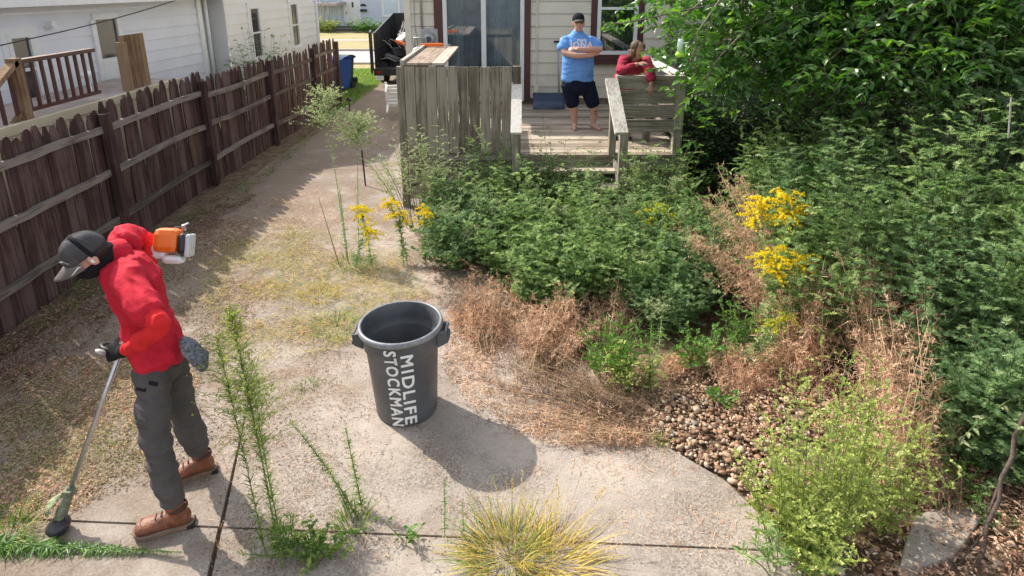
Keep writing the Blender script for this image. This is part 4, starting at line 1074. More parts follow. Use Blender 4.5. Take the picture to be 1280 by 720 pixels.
worker=fuse(body,'person',M['skin'],None,.0062,3)
tag(worker,'person in a red shirt and charcoal cap bending over a string trimmer beside the fence','person')
# shirt
sh_=MB()
t2=[(c,sd,fr,rx+.002,ry+.004) for c,sd,fr,rx,ry in tors[1:]]; t2[0]=(belt+ax*.0,)+t2[0][1:4]+(.132,); t2[0]=(t2[0][0],t2[0][1],t2[0][2],.158,.118); t2[1]=t2[1][:3]+(.155,.122)
sh_.loft([(t2[0][0]-ax*.045,)+t2[0][1:3]+(.160,.120)]+t2,28)
sh_.limb([L3(SL,SR,.2),SL,L3(SL,EL,.66)],[.074,.074,.062],18); sh_.limb([L3(SR,SL,.2),SR,L3(SR,ER,.62)],[.078,.080,.068],18)
fuse(sh_,'shirt',M['red_cloth'],worker,.0062,4,.038,11,(.5,.4,.35),3,.24)
for a_,e_,w_ in ((SL,EL,WL),(SR,ER,WR)):
    q=MB(); q.limb([L3(a_,e_,.55),L3(a_,e_,.98),L3(e_,w_,.92)],[.049,.047,.034],16); fuse(q,'sleeve',M['red_sleeve'],worker,.006,4,.022,16,(w_-e_),6)
q=MB(); nk=(hc+Mh@Vector((0,-.03,-.09))); q.limb([NB+Vector((.02,0,-.03)),L3(NB,nk,.45)],[.092,.074],18); fuse(q,'collar',M['red_cloth'],worker,.006,3,.006,16)
# trousers
pt=MB(); pt.loft([sec(belt+Vector((0,0,-.16)),side_h,.140,.102),sec(belt+ax*.02,side_h,.136,.096)],24)
pt.limb([HL+Vector((0,.01,.02)),KL,fank+Vector((.0,0,.05))],[.088,.070,.058],18); pt.limb([HR+Vector((0,-.01,.02)),KR,rank+Vector((0,0,.05))],[.088,.070,.059],18)
fuse(pt,'trousers',M['grey_cloth'],worker,.0065,4,.034,10,(.2,0,.7),1)
q=MB(); 
for a_,b_ in ((P(170,477,2.60),P(182,474,2.56)),(P(187,471,2.56),P(198,466,2.55))):
    pass
# thigh zip pockets: follow the trouser surface
for k,(px,py,w_) in enumerate(((186,476,.05),(201,469,.045))):
    c=P(px,py,2.72); 
    m_=MB(); m_.box(c+Vector((0,-.068,0)),(w_,.014,.020),rot=Matrix.Rotation(R(14),3,'Y')); m_.obj('pocket_zip',M['black_cloth'],worker,bevel=.004)
# boots
def boot(an,ft,par):
    ft=Vector(ft); ft.z=0; ft.normalize(); sd=Vector((-ft.y,ft.x,0)); base=Vector((an.x,an.y,0))
    root=empty('boot'); root.parent=par
    out=[]
    for s_,hw in ((-.085,.0),(-.078,.024),(-.05,.036),(.0,.037),(.06,.041),(.12,.052),(.165,.050),(.195,.036),(.210,.012)): out.append((s_,hw))
    pts=[(s_,hw) for s_,hw in out]+[(s_,-hw) for s_,hw in reversed(out[1:])]
    m_=MB(); n_=len(pts); vs=[]
    for z_,k_ in ((.0,.96),(.004,1.0),(.028,1.03),(.032,1.0)):
        for s_,h_ in pts: vs.append(base+ft*((s_-.06)*k_+.06)+sd*h_*k_+Vector((0,0,z_+max(0,(s_-.15))*.18)))
    fs=[tuple(range(n_-1,-1,-1)),tuple(3*n_+i for i in range(n_))]
    for r_ in range(3):
        for i in range(n_): fs.append((r_*n_+i,r_*n_+(i+1)%n_,(r_+1)*n_+(i+1)%n_,(r_+1)*n_+i))
    m_.add(vs,fs); m_.obj('sole',M['sole'],root)
    m_=MB(); Z=Vector((0,0,1))
    m_.loft([(base-ft*.052+Z*.068,sd,Z,.040,.044),(base-ft*.01+Z*.070,sd,Z,.042,.046),(base+ft*.05+Z*.068,sd,Z,.044,.044),(base+ft*.11+Z*.060,sd,Z,.054,.036),(base+ft*.180+Z*.055,sd,Z,.050,.030)],20)
    m_.limb([base-ft*.02+Z*.06,base-ft*.015+Z*.125,an+Z*.03],[.042,.045,.047],16)
    fuse(m_,'leather_upper',M['boot'],root,.0055,4,.003,25)
    m_=MB()
    for k in range(4):
        c=base+ft*(.035+.028*k)+Z*(.125-.012*k); m_.tube([c-sd*.022,c+Z*.004,c+sd*.022],.003,6)
    m_.obj('lace',M['hair_dark'],root)
    m_=MB(); m_.lathe([(.046,0),(.052,.004),(.050,.022),(.044,.024)],20,(base-ft*.018+Z*.128),0,None); m_.obj('padded_collar',plain('dark_brown_collar',(.07,.03,.018),.8,.3,30),root,smooth=True)
    m_=MB()
    for k_,rad in ((.150,.050),(.055,.046)):
        pts=[base+ft*(k_-.02*math.cos(t*2))+sd*(rad*math.cos(t))+Z*(.050+(.040 if k_>.1 else .052)*math.sin(t)) for t in np.linspace(0,math.pi,13)]; m_.tube(pts,.0022,5)
    m_.obj('seam_stitching',M['sole'],root)
    m_=MB(); m_.box(base-ft*.05+Z*.012,(.075,.072,.024),rz=math.atan2(ft.y,ft.x)); m_.obj('heel_block',M['hair_dark'],root)
    return root
boot(fank,fT,worker); boot(rank,rT,worker)
# glove on the near hand
q=MB(); hand_shape(q,WL+(WL-GP).normalized()*-.005,(GP-WL)+Vector((-.03,0,.0)),(-.2,.9,-.5),(0,0,1),.85,1.16); q.limb([WL,L3(WL,EL,.12)],[.036,.040],14)
fuse(q,'glove',M['black_cloth'],worker,.005,2)
q=MB(); hand_shape(q,WR,(GR-WR)+Vector((-.02,0,-.03)),(-.3,.3,-.7),(-1,0,0),.9,1.14); fuse(q,'glove',M['black_cloth'],worker,.005,2)
q=MB(); c=GP+Vector((-.035,-.035,.03)); q.ellipsoid(c,(.030,.018,.011),Matrix.Rotation(R(25),3,'Y')); q.obj('glove_pad',M['grey_metal'],worker,smooth=True)
# trimmer handle in the glove
m_=MB(); pts=[]
for i in range(15):
    th=2*math.pi*i/14; pts.append(tp(sh+.015)+upn*(.05+.055*math.cos(th))+side*.06*math.sin(th))
m_.tube(pts,.011,8,cap=False); adopt(m_.obj('loop_handle',M['black'],smooth=True),tr)
m_=MB(); m_.tube([tp(TL-.34),tp(TL-.10)],.021,12); adopt(m_.obj('rear_grip',M['black'],smooth=True),tr)
# rag hanging from the back pocket
rg=P(236,430,2.88); 
q=MB(); q.loft([(rg+Vector((-.03,0,.03)),(0,1,0),(1,0,.3),.035,.020),(rg+Vector((.005,0,-.03)),(0,1,0),(1,0,.3),.055,.030),(rg+Vector((.045,0,-.09)),(0,1,0),(1,0,.3),.060,.032),(rg+Vector((.062,0,-.15)),(0,1,0),(1,0,.3),.03,.014)],18)
fuse(q,'pocket_rag',M['rag'],worker,.006,1,.022,16,(1,0,-1),4)
# cap
def cap(par,Mh,hc,s,cloth,brimcloth,cut=.022,front=None):
    root=empty('cap'); root.parent=par
    m_=MB(); vs=[];n_=40;k_=12; fs=[]
    for i in range(k_+1):
        ph=(math.pi/2)*(i/k_)
        for j in range(n_):
            t=2*math.pi*j/n_; r_=math.cos(ph)**.75 if i<k_ else .01
            y=-.010+.108*r_*math.sin(t); x=.088*r_*math.cos(t); z=cut+.105*math.sin(ph)-(.018 if False else 0)
            # slight drop at the back
            z-= .012*max(0,-math.sin(t))*(1-i/k_)
            vs.append(hc+Mh@(Vector((x,y,z))*s))
    for i in range(k_):
        for j in range(n_): fs.append((i*n_+j,i*n_+(j+1)%n_,(i+1)*n_+(j+1)%n_,(i+1)*n_+j))
    m_.add(vs,fs); o_=m_.obj('cap_crown',cloth,root,smooth=True); o_.modifiers.new('s','SOLIDIFY').thickness=.004*s
    m_=MB()  # panel seams and button
    m_.ellipsoid(hc+Mh@(Vector((0,-.01,cut+.106))*s),[.008*s,.008*s,.005*s],Mh,10,6)
    for a_ in range(6):
        t=math.pi/6+a_*math.pi/3; pts=[]
        for i in range(11):
            ph=(math.pi/2)*(i/11.0); r_=math.cos(ph)**.75; pts.append(hc+Mh@(Vector((.0885*r_*math.cos(t),-.010+.1085*r_*math.sin(t),cut+.1055*math.sin(ph)))*s))
        m_.tube(pts,.0014*s,5)
    m_.obj('seam',brimcloth,root,smooth=True)
    m_=MB(); vs=[];a_=14;b_=5
    for i in range(a_+1):
        t=-1+2*i/a_
        for j in range(b_+1):
            q=j/b_; ang=t*1.02
            y0=-.010+.105*math.cos(ang*.98); x0=.087*math.sin(ang*.98)
            yy=y0+q*(.082*(1-t*t)**.5 if abs(t)<1 else 0); xx=x0*(1+.02*q)
            zz=cut+.004-.018*q-.030*(abs(t)**2)*(.3+q*.7)
            vs.append(hc+Mh@(Vector((xx,yy,zz))*s))
    fs=[(i*(b_+1)+j,i*(b_+1)+j+1,(i+1)*(b_+1)+j+1,(i+1)*(b_+1)+j) for i in range(a_) for j in range(b_)]
    m_.add(vs,fs); o_=m_.obj('cap_brim',brimcloth,root,smooth=True); o_.modifiers.new('s','SOLIDIFY').thickness=.004*s
    return root
cp_=cap(worker,Mh,hc,.985,M['cap_cloth'],M['brim_cloth'],.012)
s=.985
def hp(x,y,z): return hc+Mh@(Vector((x,y,z))*s)
m_=MB(); vs=[]
for i in range(25):
    th=math.pi*(-.10+1.2*i/24)
    for y_ in (-.032,-.012): vs.append(hp(.0925*math.cos(th),y_,.012+.112*max(-.5,math.sin(th))))
m_.add(vs,[(2*i,2*i+1,2*i+3,2*i+2) for i in range(24)]); o_=m_.obj('cap_strap',M['black_cloth'],cp_,smooth=True); o_.modifiers.new('s','SOLIDIFY').thickness=.005
# patch on the cap front and tick on the brim
m_=MB(); 
Mp=Mh@Matrix.Rotation(R(28),3,'Z')@Matrix.Rotation(R(-14),3,'X')
m_.box(hp(-.047,.082,.052),(.026,.004,.034),rot=Mp); m_.obj('cap_patch',plain('pale_grey_patch',(.32,.33,.35),.8),cp_)
m_=MB(); m_.box(hp(-.0475,.0845,.054),(.011,.004,.004),rot=Mp); m_.box(hp(-.0475,.0845,.045),(.011,.004,.004),rot=Mp); m_.obj('patch_mark',M['cap_cloth'],cp_)
m_=MB(); a_=hp(-.078,.060,.000); b_=hp(-.083,.048,-.004); c_=hp(-.070,.105,-.012)
m_.tube([b_,a_,c_],[.0015,.004,.0012],8); m_.obj('white_tick',M['white'],cp_)
# black face mask and neck gaiter, dark hair at the nape
q=MB()
q.ellipsoid(hp(0,.030,-.068),[.066*s,.070*s,.060*s],Mh); q.ellipsoid(hp(0,.0,-.070),[.068*s,.08*s,.055*s],Mh); q.limb([hp(0,-.02,-.07),L3(hp(0,-.02,-.07),NB,.75)],[.060,.066])
fuse(q,'face_mask',M['black_cloth'],worker,.006,4,.005,20)
q=MB(); q.ellipsoid(hp(0,-.035,-.012),[.079*s,.078*s,.058*s],Mh); fuse(q,'hair',M['hair_dark'],worker,.006,1,.006,60)
q=MB(); q.ellipsoid(hp(-.084,-.008,-.018),[.010*s,.021*s,.033*s],Mh); q.limb([hp(-.085,-.022,-.0),hp(-.090,-.026,-.02),hp(-.088,-.014,-.045)],[.006,.006,.006],8); fuse(q,'ear',M['skin'],worker,.004,1)
m_=MB(); m_.ellipsoid(hp(-.094,-.004,-.018),[.006*s,.007*s,.013*s],Mh,12,8); m_.obj('earbud',M['white_plastic'],worker,smooth=True)
# ---------------------------------------------------------------- the man on the deck
px0=P(728,160,9.12)
def DW(x,y,fwd=0): # image-plane like local: x px, y px, forward toward the camera in metres
    return Vector((px0.x+(x-728)/80.5, 9.12-fwd, ZD+(160-y)/82.5))
b=MB(); X_=Vector((1,0,0)); Yf=Vector((0,-1,0))
Mm,hm=head_mat(DW(719,29.5,.03),(0.06,-1,.10),(0,0,1))
head_shape(b,Mm,hm,1.05)
b.limb([DW(719,38),DW(719,45)],[.062,.075])
b.loft([(DW(720,103),X_,Yf,.20,.15),(DW(720,88),X_,Yf,.205,.16),(DW(720,70),X_,Yf,.20,.15),(DW(720,52),X_,Yf,.20,.12),(DW(719,44),X_,Yf,.12,.08)],24)
sl_,sr_=DW(737,50),DW(702,50)
el_,er_=DW(745,61,.12),DW(702,64,.12)
b.limb([sl_,el_,DW(733,59,.25),DW(716,59,.27)],[.06,.052,.042,.032]); b.limb([sr_,er_,DW(716,67,.24),DW(735,66,.23)],[.06,.052,.042,.032])
hand_shape(b,DW(716,59,.27),(-1,.15,.05),(0,.6,-.6),(0,0,1),.35,.85)
hand_shape(b,DW(735,66,.22),(1,.35,.3),(0,.8,.2),(0,0,1),.35,.85)
kL,kR=DW(741,128,.04),DW(716,128,.02)
b.limb([DW(734,104),kL,DW(742,142,-.02),DW(741,157)],[.10,.066,.060,.036]); b.limb([DW(710,104),kR,DW(717,142,-.02),DW(718,157)],[.10,.066,.060,.036])
for an,dr_ in ((DW(741,156),Vector((.35,-.75,0))),(DW(718,156),Vector((-.08,-.9,0)))):
    an=an.copy(); dr_.normalize(); b.limb([Vector((an.x,an.y,ZD+.045))-dr_*.05,Vector((an.x,an.y,ZD+.05)),Vector((an.x,an.y,ZD+.034))+dr_*.15,Vector((an.x,an.y,ZD+.022))+dr_*.20],[.032,.040,.034,.022])
man=fuse(b,'person',M['skin'],None,.0085,3)
tag(man,'person in a light blue shirt and navy shorts standing on the deck with crossed arms','person')
q=MB(); q.loft([(DW(720,98),X_,Yf,.236,.18),(DW(720,86),X_,Yf,.240,.200),(DW(720,70),X_,Yf,.232,.185),(DW(720,54),X_,Yf,.228,.145),(DW(719.5,46),X_,Yf,.16,.11),(DW(719,42),X_,Yf,.095,.085)],28)
q.limb([DW(733,51),DW(743,58,.06)],[.086,.090],16); q.limb([DW(706,51),DW(701,60,.06)],[.086,.090],16)
fuse(q,'t_shirt',M['blue_cloth'],man,.009,3,.030,8,(0.2,0,1),2)
q=MB(); q.loft([(DW(721,110),X_,Yf,.235,.17),(DW(720,96),X_,Yf,.235,.175)],24); q.limb([DW(732,104),DW(740,129,.02)],[.125,.105],18); q.limb([DW(710,104),DW(715,129,.02)],[.125,.105],18)
fuse(q,'shorts',M['navy_cloth'],man,.010,4,.010,8,(0,0,1),5)
cap(man,Mm,hm,1.04,M['black_cloth'],M['cap_cloth'],.036)
q=MB()
for s_ in (-1,1): q.ellipsoid(hm+Mm@Vector((s_*.033,.086,.004)),(.012,.007,.007),Mm,10,6)
q.obj('eyes',M['eye'],man,smooth=True)
q=MB(); 
for s_ in (-1,1): q.tube([hm+Mm@(Vector((s_*.036+.026*math.cos(t),.101,.003+.018*math.sin(t)))) for t in np.linspace(0,6.28,13)],.0022,5)
q.tube([hm+Mm@Vector((-.012,.104,.004)),hm+Mm@Vector((.012,.104,.004))],.0022,5); q.obj('glasses',M['black'],man)
q=MB(); q.ellipsoid(hm+Mm@Vector((0,.101,-.066)),(.022,.007,.005),Mm,12,6); q.obj('mouth',M['lips'],man,smooth=True)
for s_,an in ((1,DW(742,156)),(-1,DW(718,156))):
    dr_=Vector((.35,-.75,0)) if s_==1 else Vector((-.08,-.9,0)); dr_.normalize(); sdv=Vector((-dr_.y,dr_.x,0))
    q=MB(); q.loft([(Vector((an.x,an.y,ZD+.012))-dr_*.06,sdv,Vector((0,0,1)),.035,.010),(Vector((an.x,an.y,ZD+.012))+dr_*.06,sdv,Vector((0,0,1)),.042,.010),(Vector((an.x,an.y,ZD+.012))+dr_*.19,sdv,Vector((0,0,1)),.038,.010)],16)
    c=Vector((an.x,an.y,ZD+.06))+dr_*.11; q.tube([c-sdv*.045-Vector((0,0,.04)),c-sdv*.025+Vector((0,0,.004)),c+sdv*.025+Vector((0,0,.004)),c+sdv*.045-Vector((0,0,.04))],.010,8)
    q.obj('sandal',plain('pale_sandal',(.48,.36,.30),.7),man)
# calf tattoo, laid on the shin
q=MB(); c=DW(742,134,.0)
for k,(dx,dz,r_) in enumerate(((0,0,.020),(.015,.03,.014),(-.014,.032,.013),(.004,-.04,.014),(-.01,.06,.010),(.0,-.075,.008))):
    q.ellipsoid(c+Vector((dx,-.0635,dz)),(r_,.005,r_*1.1),None,10,6)
q.obj('tattoo',M['tattoo'],man)
# shirt print
def flat_text(s_,c,size,mat,name,par,nrm_off=.0):
    me=textmesh(s_,size,0,.004); xs=[v.co.x for v in me.vertices]; mx_=(min(xs)+max(xs))/2
    vs=[]
    for v in me.vertices:
        x=v.co.x-mx_; z=v.co.y; vs.append((c.x+x,c.y+ (x*x)*.9,c.z+z))
    mb=MB(); mb.add(vs,[tuple(p.vertices) for p in me.polygons]); return mb.obj(name,mat,par)
flat_text('IONA',DW(722,57,.232),.115,M['white'],'shirt_print',man)
flat_text('STATE',DW(722,50,.20),.04,M['white'],'shirt_print',man)
# ---------------------------------------------------------------- person leaning on the railing
def GW(x,y,Y): return P(x,y,Y)
b=MB(); hg=GW(797,62.5,7.84); Mg,hgc=head_mat(hg,(.62,-.72,-.22),(-.05,-.1,1))
head_shape(b,Mg,hgc,.90)
shL=GW(808,76,7.98); shR=GW(781,74,8.00); mid=(shL+shR)/2; hip=Vector((mid.x-.05,8.52,ZD+.74))
b.limb([hgc+Mg@Vector((0,-.02,-.07)),mid+Vector((0,.03,-.02))],[.050,.058])
axg=(mid-hip).normalized(); fg=axg.cross(X_).normalized()
b.loft([(hip,X_,fg,.15,.11),(hip.lerp(mid,.5),X_,fg,.13,.10),(hip.lerp(mid,.88),X_,fg,.16,.095),(mid,X_,fg,.09,.06)],22)
zr_=P(800,99,7.7).z+.065
eR=Vector((GW(775,97,7.72).x,7.74,zr_+.03)); hR=GW(797,80,7.66)
b.limb([shR,eR,hR],[.048,.040,.026]); 
eL=Vector((GW(812,90,7.72).x,7.66,zr_+.035)); hL=GW(814,106,7.58)
b.limb([shL,eL,hL],[.048,.040,.026])
hand_shape(b,hR,(1,-.1,.22),(0,.3,-1),(0,-1,0),.3,.82); hand_shape(b,hL,(.05,-.15,-1),(0,1,0),(-1,0,0),.35,.82)
for s_ in (-1,1):
    b.limb([hip+Vector((s_*.08,.02,-.05)),Vector((hip.x+s_*.09,8.42,ZD+.42)),Vector((hip.x+s_*.1,8.55,ZD+.09))],[.082,.055,.040]); b.limb([Vector((hip.x+s_*.1,8.57,ZD+.05)),Vector((hip.x+s_*.11,8.38,ZD+.035))],[.036,.028])
girl=fuse(b,'person',M['skin_dark'],None,.0075,3)
tag(girl,'person in a maroon hoodie leaning over the deck railing with chin near one hand','person')
q=MB(); q.loft([(hip,X_,fg,.175,.135),(hip.lerp(mid,.5),X_,fg,.165,.13),(hip.lerp(mid,.9),X_,fg,.185,.12),(mid+axg*.01,X_,fg,.11,.08)],24)
q.limb([shR,eR,L3(eR,hR,.80)],[.070,.062,.044],16); q.limb([shL,eL,L3(eL,hL,.72)],[.070,.060,.044],16); q.ellipsoid(mid+Vector((0,.07,.03)),(.11,.07,.06))
fuse(q,'hoodie',M['maroon_cloth'],girl,.0085,3,.03,12,(0,0,1),8)
q=MB(); q.loft([(hip+Vector((0,.02,-.1)),X_,Yf,.165,.12),(hip,X_,Yf,.165,.125)],20)
for s_ in (-1,1): q.limb([hip+Vector((s_*.08,.02,-.05)),Vector((hip.x+s_*.09,8.42,ZD+.42)),Vector((hip.x+s_*.1,8.55,ZD+.12))],[.10,.078,.058],16)
fuse(q,'jeans',M['denim'],girl,.010,3,.008,9)
for s_ in (-1,1):
    q=MB(); c=Vector((hip.x+s_*.1,8.55,ZD+.04)); q.loft([(c+Vector((0,.04,0)),X_,Vector((0,0,1)),.036,.038),(c+Vector((0,-.06,0)),X_,Vector((0,0,1)),.042,.036),(c+Vector((0,-.18,-.01)),X_,Vector((0,0,1)),.036,.026)],16); q.obj('shoe',M['black'],girl,smooth=True)
q=MB(); q.ellipsoid(hgc+Mg@Vector((0,-.022,.030)),[.078,.082,.088],Mg); q.ellipsoid(hgc+Mg@Vector((-.055,-.01,-.04)),[.028,.06,.085],Mg); q.ellipsoid(hgc+Mg@Vector((.058,-.02,-.03)),[.022,.05,.08],Mg); q.ellipsoid(hgc+Mg@Vector((0,-.07,-.06)),[.06,.04,.10],Mg); q.ellipsoid(hgc+Mg@Vector((-.045,.035,.045)),[.028,.045,.05],Mg)
fuse(q,'hair',M['hair'],girl,.006,1,.012,40,(1,0,0),3)
q=MB()
for s_ in (-1,1): q.ellipsoid(hgc+Mg@Vector((s_*.028,.078,.004)),(.010,.006,.006),Mg,10,6)
q.obj('eyes',M['eye'],girl,smooth=True)
q=MB(); q.ellipsoid(hgc+Mg@Vector((0,.087,-.060)),(.018,.006,.005),Mg,12,6); q.obj('mouth',M['lips'],girl,smooth=True)
# ============================================================ plants
def U(a,b,n=None): return RNG.uniform(a,b,n)
def nrmz(v): return v/np.maximum(np.linalg.norm(v,axis=-1,keepdims=True),1e-9)
TB=(np.array([[0,0,0],[.42,.5,.03],[1,0,-.12],[.42,-.5,.03]]),np.array([[0,1,2,3]]))
def fan(n,ang,lens):
    vs=[];fs=[]
    for i in range(n):
        a=(i-(n-1)/2)*ang; L=lens[abs(i-(n-1)//2)] if n%2 else 1
        for x,y,z in ((0,0,0),(.45*L,.22,.03),(L,0,-.1),(.45*L,-.22,.03)):
            vs.append((x*math.cos(a)-y*math.sin(a),x*math.sin(a)+y*math.cos(a),z))
        fs.append([i*4,i*4+1,i*4+2,i*4+3])
    return np.array(vs),np.array(fs)
TF=fan(3,R(42),(1,.75)); TF5=fan(5,R(34),(1,.85,.6))
TO=(np.array([[0,0,0],[.25,.36,.09],[.6,.36,.06],[1,0,-.14],[.6,-.36,.06],[.25,-.36,.09],[.3,0,0],[.65,0,-.03]]),
    np.array([[0,6,1],[6,7,2],[6,2,1],[7,3,2],[0,5,6],[6,4,7],[6,5,4],[7,4,3]]))
def fan2(n,ang,lens,w=.12):
    vs=[];fs=[]
    for i in range(n):
        a=(i-(n-1)/2)*ang; L=lens[abs(i-(n-1)//2)]
        for x,y,z in ((0,0,0),(.45*L,w,.03),(L,0,-.12),(.45*L,-w,.03)):
            vs.append((x*math.cos(a)-y*math.sin(a),x*math.sin(a)+y*math.cos(a),z))
        fs.append([i*4,i*4+1,i*4+2,i*4+3])
    return np.array(vs),np.array(fs)
TFN=fan2(5,R(30),(1,.85,.6),.115)
def leaves(mb,tmpl,pos,d,n,L,W,mat=0,rnd=None):
    tv,tf=tmpl; N=len(pos)
    if N==0: return
    d=nrmz(np.asarray(d,float)); n=np.asarray(n,float); n=nrmz(n-d*(n*d).sum(-1,keepdims=True)); s=np.cross(n,d)
    L=np.broadcast_to(L,(N,)); W=np.broadcast_to(W,(N,))
    v=pos[:,None,:]+d[:,None,:]*(tv[None,:,0:1]*L[:,None,None])+s[:,None,:]*(tv[None,:,1:2]*W[:,None,None])+n[:,None,:]*(tv[None,:,2:3]*L[:,None,None])
    k=len(tv); f=(tf[None]+(np.arange(N)*k)[:,None,None]).reshape(-1,tf.shape[1])
    if rnd is None: rnd=U(0,1,N)
    mb.add(v.reshape(-1,3),f,mat,np.repeat(rnd,len(tf)))
def strips(mb,o,d,L,W,droop,seg=4,mat=0,rnd=None,side=None,point=True):
    """curved blades: o,d (N,3)"""
    N=len(o); d=nrmz(d); t=np.linspace(0,1,seg+1)
    L=np.broadcast_to(L,(N,)); W=np.broadcast_to(W,(N,))
    if side is None:
        side=np.cross(d,np.array([0,0,1.0])); side=side+.3*RNG.normal(size=(N,3)); side=nrmz(side)
    c=o[:,None,:]+d[:,None,:]*(L[:,None]*t)[:,:,None]+np.asarray(droop).reshape(-1,1,3)*(L[:,None]*t**2)[:,:,None]
    w=W[:,None]*((1-t**1.5)*.95+.05 if point else np.ones_like(t))*.5
    a=c+side[:,None,:]*w[:,:,None]; b=c-side[:,None,:]*w[:,:,None]
    v=np.stack([a,b],2).reshape(N,-1,3); k=2*(seg+1)
    f=np.array([[2*i,2*i+1,2*i+3,2*i+2] for i in range(seg)]); f=(f[None]+(np.arange(N)*k)[:,None,None]).reshape(-1,4)
    if rnd is None: rnd=U(0,1,N)
    mb.add(v.reshape(-1,3),f,mat,np.repeat(rnd,seg))
def stemtubes(mb,o,v,q,r0,r1,seg=5,mat=0):
    """thin 3-sided stems pos(t)=o+v t+q t^2"""
    N=len(o); t=np.linspace(0,1,seg+1)
    c=o[:,None]+v[:,None]*t[None,:,None]+q[:,None]*(t**2)[None,:,None]
    ax=nrmz(v+q); a=nrmz(np.cross(ax,np.array([.31,.95,.02])));b=np.cross(ax,a)
    r=(np.broadcast_to(r0,(N,))[:,None]*(1-t)+np.broadcast_to(r1,(N,))[:,None]*t)
    ring=[]
    for k in range(3):
        th=2*math.pi*k/3; ring.append(c+(a*math.cos(th)+b*math.sin(th))[:,None]*r[:,:,None])
    vv=np.stack(ring,2).reshape(N,-1,3); f=[]
    for i in range(seg):
        for k in range(3): f.append([i*3+k,i*3+(k+1)%3,(i+1)*3+(k+1)%3,(i+1)*3+k])
    f=np.array(f); F=(f[None]+(np.arange(N)*3*(seg+1))[:,None,None]).reshape(-1,4)
    mb.add(vv.reshape(-1,3),F,mat,np.repeat(U(0,1,N),len(f)))
UP=np.array([0,0,1.0])
def hdir(az): return np.stack([np.cos(az),np.sin(az),np.zeros_like(az)],-1)
LM={}
LM['feather']=leafmat('feathery_leaf',[(0,(.10,.17,.06)),(.5,(.22,.33,.115)),(.85,(.36,.46,.19)),(1,(.52,.58,.32))],.55,.48)
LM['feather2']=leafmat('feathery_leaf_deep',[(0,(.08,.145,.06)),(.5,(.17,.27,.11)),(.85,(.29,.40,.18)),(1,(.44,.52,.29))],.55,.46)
LM['lime']=leafmat('lime_leaf',[(0,(.19,.25,.05)),(.5,(.36,.43,.10)),(.85,(.50,.55,.17)),(1,(.6,.60,.28))],.6,.35)
LM['green']=leafmat('fresh_leaf',[(0,(.05,.13,.02)),(.5,(.10,.22,.035)),(1,(.20,.34,.07))],.45,.4)
LM['pale']=leafmat('pale_bud_and_highlight',[(0,(.22,.29,.12)),(.5,(.38,.43,.22)),(1,(.55,.56,.36))],.7,.3)  # real buds, and the highlight flecks coloured onto the weed clumps
LM['dead']=leafmat('dead_leaf',[(0,(.32,.17,.10)),(.4,(.62,.38,.25)),(.8,(.80,.57,.40)),(1,(.86,.70,.52))],.85,.3,.15)
LM['deadbrown']=leafmat('dead_brown_leaf',[(0,(.08,.045,.03)),(.5,(.20,.125,.085)),(.85,(.36,.245,.165)),(1,(.50,.38,.26))],.85,.12,.15)
LM['straw']=leafmat('straw_blade',[(0,(.34,.25,.06)),(.4,(.56,.44,.10)),(.75,(.66,.48,.18)),(1,(.34,.40,.06))],.7,.3)
LM['clip']=leafmat('dry_clipping',[(0,(.20,.15,.08)),(.4,(.38,.31,.17)),(.75,(.54,.46,.28)),(1,(.30,.32,.13))],.8,.2,.2)
LM['grass']=leafmat('grass_blade',[(0,(.05,.13,.02)),(.5,(.13,.24,.04)),(.8,(.27,.36,.08)),(1,(.45,.42,.14))],.6,.35)
LM['yellow']=leafmat('goldenrod_bloom',[(0,(.62,.46,.01)),(.5,(.82,.66,.02)),(1,(.88,.76,.10))],.7,.25,.2)
LM['yellowgreen']=leafmat('budding_bloom',[(0,(.35,.42,.04)),(.5,(.58,.58,.06)),(1,(.75,.70,.12))],.7,.25,.2)
LM['broad']=leafmat('broad_glossy_leaf',[(0,(.028,.08,.015)),(.4,(.06,.15,.025)),(.8,(.12,.25,.04)),(1,(.20,.36,.06))],.30,.42,.6)
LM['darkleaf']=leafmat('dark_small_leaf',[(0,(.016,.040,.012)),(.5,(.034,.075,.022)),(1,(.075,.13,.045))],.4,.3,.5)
LM['stem']=leafmat('green_stem',[(0,(.10,.16,.04)),(1,(.20,.24,.08))],.6,0)
LM['stem_dark']=leafmat('dark_stem',[(0,(.035,.035,.02)),(1,(.08,.085,.04))],.7,0)  # darker stem tone for thicket shrubs and understorey bushes
LM['stem_brown']=leafmat('dry_stem',[(0,(.16,.10,.06)),(.6,(.36,.25,.15)),(1,(.50,.38,.24))],.8,0,.15)
LM['bark']=plain('bark',(.14,.11,.085),.9,.4,20,.6)
def finish(root,parts):
    for nm,mb,mat in parts:
        if mb.n:
            o=mb.obj(nm,mat); adopt(o,root)
